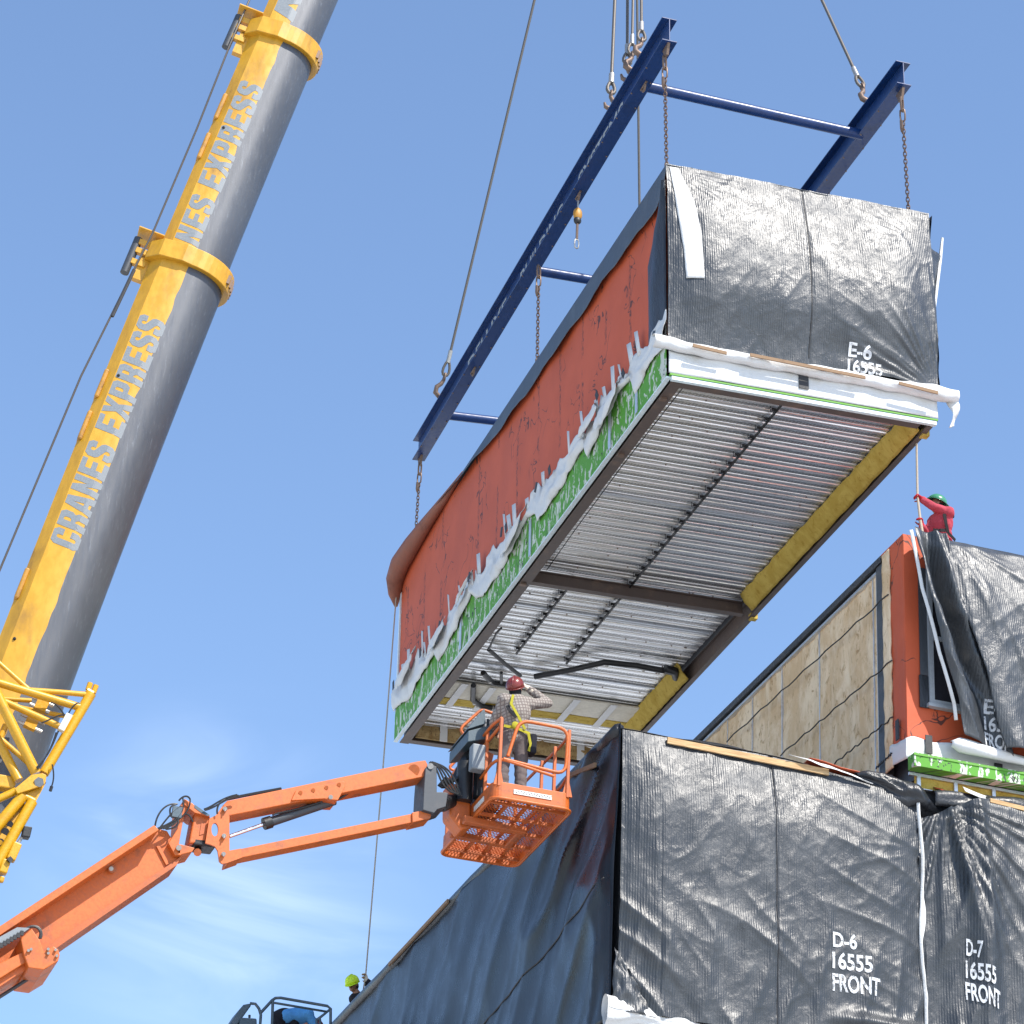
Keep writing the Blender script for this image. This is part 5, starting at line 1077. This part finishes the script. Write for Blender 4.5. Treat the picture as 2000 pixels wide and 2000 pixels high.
# control console
cons = MB().prism([(bx0-.18, yc-.42, bz+1.00), (bx0+.18, yc-.42, bz+1.12), (bx0+.22, yc-.42, bz+1.34), (bx0-.18, yc-.42, bz+1.16)], (0, .80, 0)); con = PL(cons, 'control_console', 'grey_box', bevel=.01)
mb = MB().prism([(bx0-.20, yc-.44, bz+1.17), (bx0+.05, yc-.44, bz+1.30), (bx0+.03, yc-.44, bz+1.50), (bx0+.01, yc-.44, bz+1.5)], (0, .84, 0)); PL(mb, 'console_cover', 'grey_box', parent=con, bevel=.004)
mb = MB()
for q in (.1, .3, .55): mb.tube([(bx0+.12, yc-.42+q, bz+1.30), (bx0+.12, yc-.42+q, bz+1.42)], .02, 6)
PL(mb, 'joystick', 'black_rubber', parent=con)
mb = MB().box(bx0-.0, bx0+.12, yc-.35, yc-.2, bz+.30, bz+1.02); PL(mb, 'console_leg', 'black_rubber', parent=con)
mb = MB().box(bx0-.16, bx0+.02, yc-.60, yc-.44, bz+.56, bz+.92); PL(mb, 'generator_box', 'letter', parent=con, bevel=.02)
mb = MB().box(bx0+.04, bx0+.3, yc-.42, yc+.1, bz+.13, bz+.40); PL(mb, 'tool_tray', 'dark_steel', parent=con, bevel=.01)
mb = MB().prism([(bx0+.03, yc+.05, bz+.9), (bx0+.30, yc+.05, bz+.9), (bx0+.34, yc+.05, bz+1.1), (bx0+.03, yc+.05, bz+1.2)], (0, .12, 0)); PL(mb, 'side_bracket', 'lift', parent=con)
# ================================================================== PEOPLE
def remesh(mb, vox, it=5):
    me = mb.mesh('tmp'); ob = bpy.data.objects.new('tmp', me); COL.objects.link(ob)
    bm = bmesh.new(); bm.from_mesh(me); bmesh.ops.recalc_face_normals(bm, faces=bm.faces); bm.to_mesh(me); bm.free()
    r = ob.modifiers.new('r', 'REMESH'); r.mode = 'VOXEL'; r.voxel_size = vox
    s = ob.modifiers.new('s', 'SMOOTH'); s.factor = .5; s.iterations = it
    dg = bpy.context.evaluated_depsgraph_get(); dg.update(); m2 = bpy.data.meshes.new_from_object(ob.evaluated_get(dg))
    out = MB(); out.v = [v.co.copy() for v in m2.vertices]; out.f = [tuple(p.vertices) for p in m2.polygons]
    bpy.data.objects.remove(ob); bpy.data.meshes.remove(me); bpy.data.meshes.remove(m2); return out
def hand(mb, wrist, d, palm_n, curl=1.0, sc=1.0):
    """palm, four unequal bent fingers and a thumb; d: hand direction, palm_n: direction the palm faces"""
    d = V(d).normalized(); n = V(palm_n); n = (n-d*n.dot(d)).normalized(); s = d.cross(n)
    w = V(wrist); pc = w+d*.05*sc
    mb.ball(pc, .048*sc, 10, 7, (1, .85, .42), Matrix((d, s, n)).transposed())
    for k, (off_, ln) in enumerate(((-.032, .072), (-.011, .082), (.011, .077), (.031, .060))):
        b = w+d*.085*sc+s*off_*sc; p = b; dd = d.copy(); nn = n.copy()
        for j, f in enumerate((.45, .32, .25)):
            a = curl*(.5, .8, .6)[j]; dd, nn = dd*math.cos(a)+nn*math.sin(a), nn*math.cos(a)-dd*math.sin(a)
            q = p+dd*ln*f*sc; mb.capsule(p, q, .0105*sc-.001*j, .0098*sc-.001*j, 7); p = q
    tb = w+d*.03*sc-s*.036*sc; t1 = tb+(d*.6-s*.7+n*.4).normalized()*.035*sc; t2 = t1+(d*.8-s*.1+n*.7*curl).normalized()*.034*sc
    mb.capsule(tb, t1, .013*sc, .0115*sc, 8); mb.capsule(t1, t2, .0115*sc, .0095*sc, 8)
def person(label, loc, Jn, shirt, trousers, skin, helmet, glove=None, hair=None, face=(0, -1, 0), up=(0, 0, 1), brim='front', boots='boot', harness=None, hands=None, trim=None):
    t = thing('person', label, 'person', loc); O = V(loc)
    P = {k: O+V(v) for k, v in Jn.items()}
    fd = V(face).normalized(); hu = V(up); hu = (hu-fd*hu.dot(fd)).normalized(); hs = fd.cross(hu)
    RH = Matrix((hs, fd, hu)).transposed(); h = P['head']
    body = MB()
    def limb(mb, a, b, c, r, g=0): mb.capsule(P[a], P[b], r[0]+g, r[1]+g); mb.capsule(P[b], P[c], r[1]+g, r[2]+g)
    def torso(mb, g=0):
        sh = (P['shl']+P['shr'])/2; hp = (P['hipl']+P['hipr'])/2; ch = sh.lerp(hp, .28); ws = sh.lerp(hp, .66)
        ax = (P['shr']-P['shl']).normalized(); dn = (hp-sh).normalized(); fr = ax.cross(dn); R3 = Matrix((ax, fr, dn)).transposed()
        mb.ball(ch, 1, 16, 10, (.185+g, .125+g, .235+g), R3); mb.ball(ws, 1, 16, 10, (.155+g, .115+g, .21+g), R3); mb.ball(hp, 1, 14, 8, (.165+g, .12+g, .13+g), R3)
        mb.capsule(P['shl'], P['shr'], .075+g, .075+g)
    limb(body, 'shl', 'ell', 'wrl', (.052, .042, .030)); limb(body, 'shr', 'elr', 'wrr', (.052, .042, .030))
    limb(body, 'hipl', 'knl', 'anl', (.085, .06, .045)); limb(body, 'hipr', 'knr', 'anr', (.085, .06, .045)); torso(body)
    body.capsule((P['shl']+P['shr'])/2, h-hu*.08, .06, .055)
    body.ball(h, 1, 14, 10, (.077, .098, .118), RH); body.ball(h+fd*.04-hu*.06, 1, 10, 8, (.055, .06, .055), RH)
    body.ball(h+fd*.104-hu*.015, 1, 8, 6, (.014, .022, .024), RH); body.ball(h+fd*.09-hu*.062, 1, 8, 6, (.028, .014, .014), RH)
    for s in (-1, 1): body.ball(h+hs*s*.08-hu*.005, 1, 8, 6, (.012, .022, .032), RH)
    for k, sd in (('l', -1), ('r', 1)):
        w = P['wr'+k]; d = (w-P['el'+k]).normalized(); hd = (hands or {}).get(k, {})
        hand(body, w, hd.get('d', d), hd.get('n', (0, 1, 0)), hd.get('curl', .5))
    for k in 'lr': body.ball(P['an'+k]+V((0, 0, -.02))+fd*.0, 1, 10, 6, (.045, .12, .05), Matrix.Identity(3))
    remesh(body, .0075, 4).build('body', M[skin], t, smooth=180)
    for s in (-1, 1): MB().ball(h+fd*.092+hs*s*.031+hu*.012, .011, 8, 6).build('eye', M['lens'], t, smooth=180)
    sh = MB(); limb(sh, 'shl', 'ell', 'wrl', (.065, .052, .042), .014); limb(sh, 'shr', 'elr', 'wrr', (.065, .052, .042), .014); torso(sh, .022)
    sh = remesh(sh, .014, 4); sh.v = [v+V((pn(v.x*9, v.z*9, 1), pn(v.x*9, v.z*9, 4), 0))*.010+V((ridge(v.x*6+v.z*11, v.z*7-v.x*9, 2), ridge(v.z*10, v.x*8, 7), 0))*.008 for v in sh.v]
    sh.build('shirt', M[shirt], t, smooth=180)
    tr = MB(); limb(tr, 'hipl', 'knl', 'anl', (.095, .075, .062), .014); limb(tr, 'hipr', 'knr', 'anr', (.095, .075, .062), .014); hp = (P['hipl']+P['hipr'])/2
    tr.ball(hp+V((0, 0, .0)), 1, 14, 8, (.185, .145, .15)); tr = remesh(tr, .014, 4)
    tr.v = [v+V((ridge(v.x*7, v.z*12, 2), ridge(v.z*9, v.x*5, 7), 0))*.010 for v in tr.v]; tr.build('trousers', M[trousers], t, smooth=180)
    for k in 'lr':
        mb = MB().ball(P['an'+k]+V((0, 0, -.035))+V((fd.x, fd.y, 0))*.06, 1, 12, 8, (.055, .055, .05)); mb.ball(P['an'+k]+V((0, 0, -.03)), 1, 12, 8, (.056, .06, .06)); mb.capsule(P['an'+k], P['an'+k]+V((0, 0, .10)), .058, .062)
        remesh(mb, .012, 3).build('boot', M[boots], t, smooth=180)
    if glove:
        for k in 'lr':
            w = P['wr'+k]; d = (w-P['el'+k]).normalized(); hd = (hands or {}).get(k, {}); mb = MB(); hand(mb, w-V(hd.get('d', d)).normalized()*.004, hd.get('d', d), hd.get('n', (0, 1, 0)), hd.get('curl', .5), 1.13); mb.capsule(w-d*.05, w+d*.02, .045, .042)
            remesh(mb, .0075, 3).build('glove', M[glove], t, smooth=180)
    # helmet: shell, brim, band
    hc = h+hu*.035; mb = MB(); n = 22
    rows = [(0, 1.0), (.30, .97), (.58, .86), (.80, .66), (.95, .36), (1.0, .02)]
    mb.v = [hc+RH @ V((.118*r*math.cos(2*math.pi*i/n), .142*r*math.sin(2*math.pi*i/n), .135*z-.005)) for z, r in rows for i in range(n)]
    mb.f = [(a*n+i, a*n+(i+1) % n, (a+1)*n+(i+1) % n, (a+1)*n+i) for a in range(len(rows)-1) for i in range(n)]
    shell = mb.build('helmet', M[helmet], t, smooth=180, solid=.006)
    mb = MB(); sgn = 1 if brim == 'front' else -1
    def br(i, o):
        a = 2*math.pi*i/n; e = max(0, sgn*math.sin(a)); full = .022 if brim == 'full' else .008
        rx = .118+(full+.0)*o; ry = .142+((full+.045*e*e) if brim != 'full' else (.035+.03*e))*o; return hc+RH @ V((rx*math.cos(a), ry*math.sin(a), -.004-.012*o))
    mb.v = [br(i, o) for o in (0, 1) for i in range(n)]; mb.f = [(i, (i+1) % n, n+(i+1) % n, n+i) for i in range(n)]
    mb.build('brim', M[helmet], shell, smooth=180, solid=.006)
    mb = MB().tube([hc+RH @ V((0, .142*math.cos(a), .138*math.sin(a)-.002)) for a in [math.pi*i/14 for i in range(1, 14)]], .011, 6); mb.build('ridge', M[helmet], shell, smooth=180)
    if hair: MB().ball(h-fd*.025-hu*.03, 1, 12, 8, (.086, .09, .10), RH).build('hair', M[hair], t, smooth=180)
    return t, P
# --- man in the orange basket, seen from behind, right hand at the brim
fz = bz+.14
pb = at(975*1.0352+2, 1533, 2, fz)
pb = V((11.50, 35.28, fz))
Jm = dict(anl=(-.13, .02, .09), anr=(.10, -.05, .09), knl=(-.13, .07, .50), knr=(.11, .04, .50), hipl=(-.10, .0, .93), hipr=(.09, -.02, .93), shl=(-.19, -.05, 1.40), shr=(.17, -.03, 1.42), ell=(-.26, .12, 1.14), wrl=(-.16, .34, 1.10), elr=(.46, .06, 1.52), wrr=(.22, .12, 1.70), head=(-.03, -.03, 1.60))
tm, Pm = person('man in red-brown helmet, plaid shirt and yellow harness in the orange basket, hand raised', pb, Jm, 'plaid', 'pants', 'skin', 'helmet_red', glove='tanglove', hair='darkcloth', face=(.40, .62, .62), hands={'r': dict(d=(-.75, .0, .45), n=(0, .6, -.6), curl=.5), 'l': dict(d=(.5, .8, 0), n=(1, 0, 0), curl=.7)})
def strap(pts, w, mat, parent, nrm=(0, -1, 0), name='harness_strap'):
    mb = MB(); pts = [V(p) for p in pts]; n = V(nrm)
    for a, b in zip(pts, pts[1:]): mb.bar(a, b, .006, w, n.cross(b-a)) if False else mb.obox((a+b)/2, (b-a).normalized(), n, (b-a).normalized().cross(n), (b-a).length/2+.004, .005, w/2)
    return mb.build(name, M[mat], parent)
yk = -.185
strap([pb+V((-.10, -.165, 1.44)), pb+V((-.13, yk, 1.30)), pb+V((-.03, yk-.01, 1.14)), pb+V((.08, yk+.01, .98))], .036, 'harness_y', tm)
strap([pb+V((-.17, -.15, 1.28)), pb+V((-.14, yk, 1.20)), pb+V((-.05, yk-.01, 1.12))], .05, 'harness_k', tm)
strap([pb+V((-.19, -.12, 1.00)), pb+V((-.02, yk+.01, .97)), pb+V((.16, -.14, .94)), pb+V((.21, -.06, .93))], .04, 'harness_y', tm)
strap([pb+V((.14, -.15, .93)), pb+V((.18, -.14, .78)), pb+V((.16, -.13, .70))], .036, 'harness_y', tm)
MB().obox(pb+V((.22, -.05, .82)), (1, 0, 0), (0, 1, 0), (0, 0, 1), .05, .10, .14).build('tool_pouch', M['darkcloth'], tm, bevel=.03)
MB().ball(pb+V((-.06, yk-.01, 1.0)), .055, 10, 6, (1, .35, 1)).build('harness_ring', M['harness_y'], tm, smooth=180)
# --- man in red on the roof of the upper right module
pr = V((18.22, 36.2, Z7+.02))
h1 = at(1792, 972, 1, 36.1)-pr; h2 = at(1798, 1018, 1, 36.1)-pr
hdw = at(1833, 985, 1, 36.2)-pr
shw = at(1842, 1008, 1, 36.15)-pr
Jr = dict(anl=(-.10, .02, .09), anr=(.12, .02, .09), knl=(-.12, -.03, .47), knr=(.12, -.03, .47), hipl=(-.02, .03, .88), hipr=(.16, .03, .88), shl=tuple(shw+V((-.08, .16, -.02))), shr=tuple(shw+V((.02, -.14, 0))), ell=tuple((shw+V((-.08, .16, -.02))).lerp(h2, .5)+V((.02, .06, -.20))), wrl=tuple(h2+V((.03, .02, -.07))), elr=tuple((shw+V((.02, -.14, 0))).lerp(h1, .5)+V((0, -.03, -.05))), wrr=tuple(h1+V((.07, -.02, -.03))), head=tuple(hdw+V((-.02, .02, 0))))
trd, Prd = person('man in red shirt, red gloves and green helmet holding a rope on the upper module', pr, Jr, 'redshirt', 'darkcloth', 'skin_dark', 'helmet_green', glove='redglove', hair='darkcloth', face=(-.93, .12, .33), brim='full', hands={'r': dict(d=(-.8, 0, .4), n=(-.2, -.4, -1), curl=1.25), 'l': dict(d=(-.3, -.3, .9), n=(-1, -.4, -.3), curl=1.25)})
s_ = V((0, -.175, 0)); cA = (Prd['shr']+Prd['shl'])/2; cB = (Prd['hipr']+Prd['hipl'])/2
strap([cA+V((-.04, -.19, -.06)), cA+V((-.02, -.19, -.20)), cA+V((.02, -.17, -.34)), cB+V((.14, -.16, .04))], .05, 'harness_k', trd)
strap([cA+V((-.18, -.10, -.30)), cA+V((-.10, -.17, -.33)), cA+V((.0, -.17, -.31))], .05, 'harness_k', trd)
MB().ball(cA+V((.16, -.02, .03)), .05, 8, 6, (1, .8, .7)).build('harness_pad', M['darkcloth'], trd, smooth=180)
MB().ball(h1+pr+V((.02, 0, 0)), .001, 5, 4).build('cuff', M['redglove'], trd)
# --- man in the lime helmet behind the roof edge
hl = at(687, 1918, 1, 48.2); pl_ = V((hl.x+.35, 48.2, DZ+.02)); hv = hl-pl_
hdl = at(714, 1908, 1, 48.2)-pl_
Jl = dict(anl=(-.05, .05, .09), anr=(.2, .05, .09), knl=(-.15, .0, .45), knr=(.15, .0, .45), hipl=(.05, .1, .62), hipr=(.28, .1, .62), shl=tuple(hv+V((.10, .15, -.24))), shr=tuple(hv+V((.28, -.08, -.26))), ell=(.45, .1, hv.z-.25), wrl=tuple(hdl+V((.05, .06, -.10))), elr=tuple(hdl+V((.22, -.02, -.22))), wrr=tuple(hdl+V((.03, 0, -.07))), head=tuple(hv+V((.02, 0, -.04))))
tl_, Pl = person('man in lime helmet peering over the tarp roof edge, holding a rope', pl_, Jl, 'darkcloth', 'pants', 'skin_dark', 'helmet_lime', glove='tanglove', hair='darkcloth', face=(-.55, -.55, -.55), hands={'r': dict(d=(-.2, 0, .9), n=(-1, 0, 0), curl=1), 'l': dict(d=(-.2, 0, .9), n=(-1, 0, 0), curl=1)})
# ---- tag lines
pA = e6w((-.08, 14.5, -.6)); mb = MB(); q = hdl+pl_
mb.tube([pA, at(748, 1500, 1, 49.0), q+V((0, 0, .02)), q+V((-.05, 0, -.5))], .013, 6)
tag(mb.build('tag_line', M['tagline'], smooth=60), 'long thin rope from the far left of the hanging module down to the lime helmet', 'rope', 'tag lines')
mb = MB().tube([e6w((4.15, .6, -3.5)), h1+pr+V((-.01, -.02, .01)), h2+pr+V((-.02, -.03, .0)), h2+pr+V((.10, -.05, -.9))], [.016, .018, .022, .025], 7)
tag(mb.build('tag_line', M['tagline'], smooth=60), 'rope from the right corner of the hanging module to the man in red', 'rope', 'tag lines')
# ================================================================== BLUE LIFT BELOW
y2 = 45.0
def Q(px, py, dy=0): return at(px, py, 1, y2+dy)
q4 = crop(4.83, 420, 1850)
def K(x, y, dy=0): a = q4(x, y); return Q(a[0], a[1], dy)
TB2 = thing('lift_basket', 'blue-grey lift basket at the bottom edge of the picture', 'lift basket', K(700, 900))
def rl(pts, r=.022, nm='rail'): MB().tube([K(*p) for p in pts], r, 8).build(nm, M['grey_box'], TB2, smooth=50)
rl([(430, 620), (540, 500), (570, 480), (620, 478), (1060, 555), (1090, 580), (1088, 1000)], .024, 'top_rail'); rl([(545, 505), (530, 1000)], .024, 'post'); rl([(560, 525), (1050, 608), (950, 690)], .02, 'middle_rail'); rl([(1080, 590), (960, 690), (950, 760), (1000, 800), (990, 680), (960, 690)], .02, 'middle_rail'); rl([(330, 530), (380, 535), (415, 580), (432, 640), (420, 800), (415, 1000)], .024, 'post')
MB().prism([K(*p) for p in ((90, 800), (235, 580), (270, 540), (330, 528), (345, 545), (270, 650), (160, 800), (160, 1000), (90, 1000))], (0, .5, 0)).build('control_console', M['grey_box'], TB2, bevel=.02)
MB().prism([K(*p, -.02) for p in ((240, 660), (395, 670), (410, 1000), (180, 1000))], (0, .4, 0)).build('control_box', M['grey_box'], TB2, bevel=.02)
MB().tube([K(325, 665), K(325, 640)], .02, 8).build('joystick', M['black_rubber'], TB2)
mb = MB(); a, b = K(90, 1010), K(1088, 1010); mb.box(a.x, b.x, y2, y2+1.6, a.z-.25, a.z-.03); mb.build('basket_floor', M['grey_box'], TB2, bevel=.02)
pb2 = K(790, 1000); pb2 = V((pb2.x, y2+.6, a.z-.03))
hb = K(820, 575, .6)-pb2
Jb = dict(anl=(-.15, .1, .09), anr=(.12, .1, .09), knl=(-.17, 0, .45), knr=(.15, 0, .45), hipl=(-.22, .05, hb.z-.18), hipr=(-.02, .0, hb.z-.18), shl=(.12, .2, hb.z-.10), shr=(.22, -.12, hb.z-.12), ell=(.3, .2, hb.z-.35), wrl=(.35, .1, hb.z-.5), elr=(.36, -.1, hb.z-.30), wrr=(.40, -.05, hb.z-.5), head=(.38, .05, hb.z-.28))
person('bent over man in blue shirt and dark trousers in the blue-grey lift basket', pb2, Jb, 'blueshirt', 'darkcloth', 'skin', 'helmet_red', face=(.6, .1, -.7), hair='darkcloth')
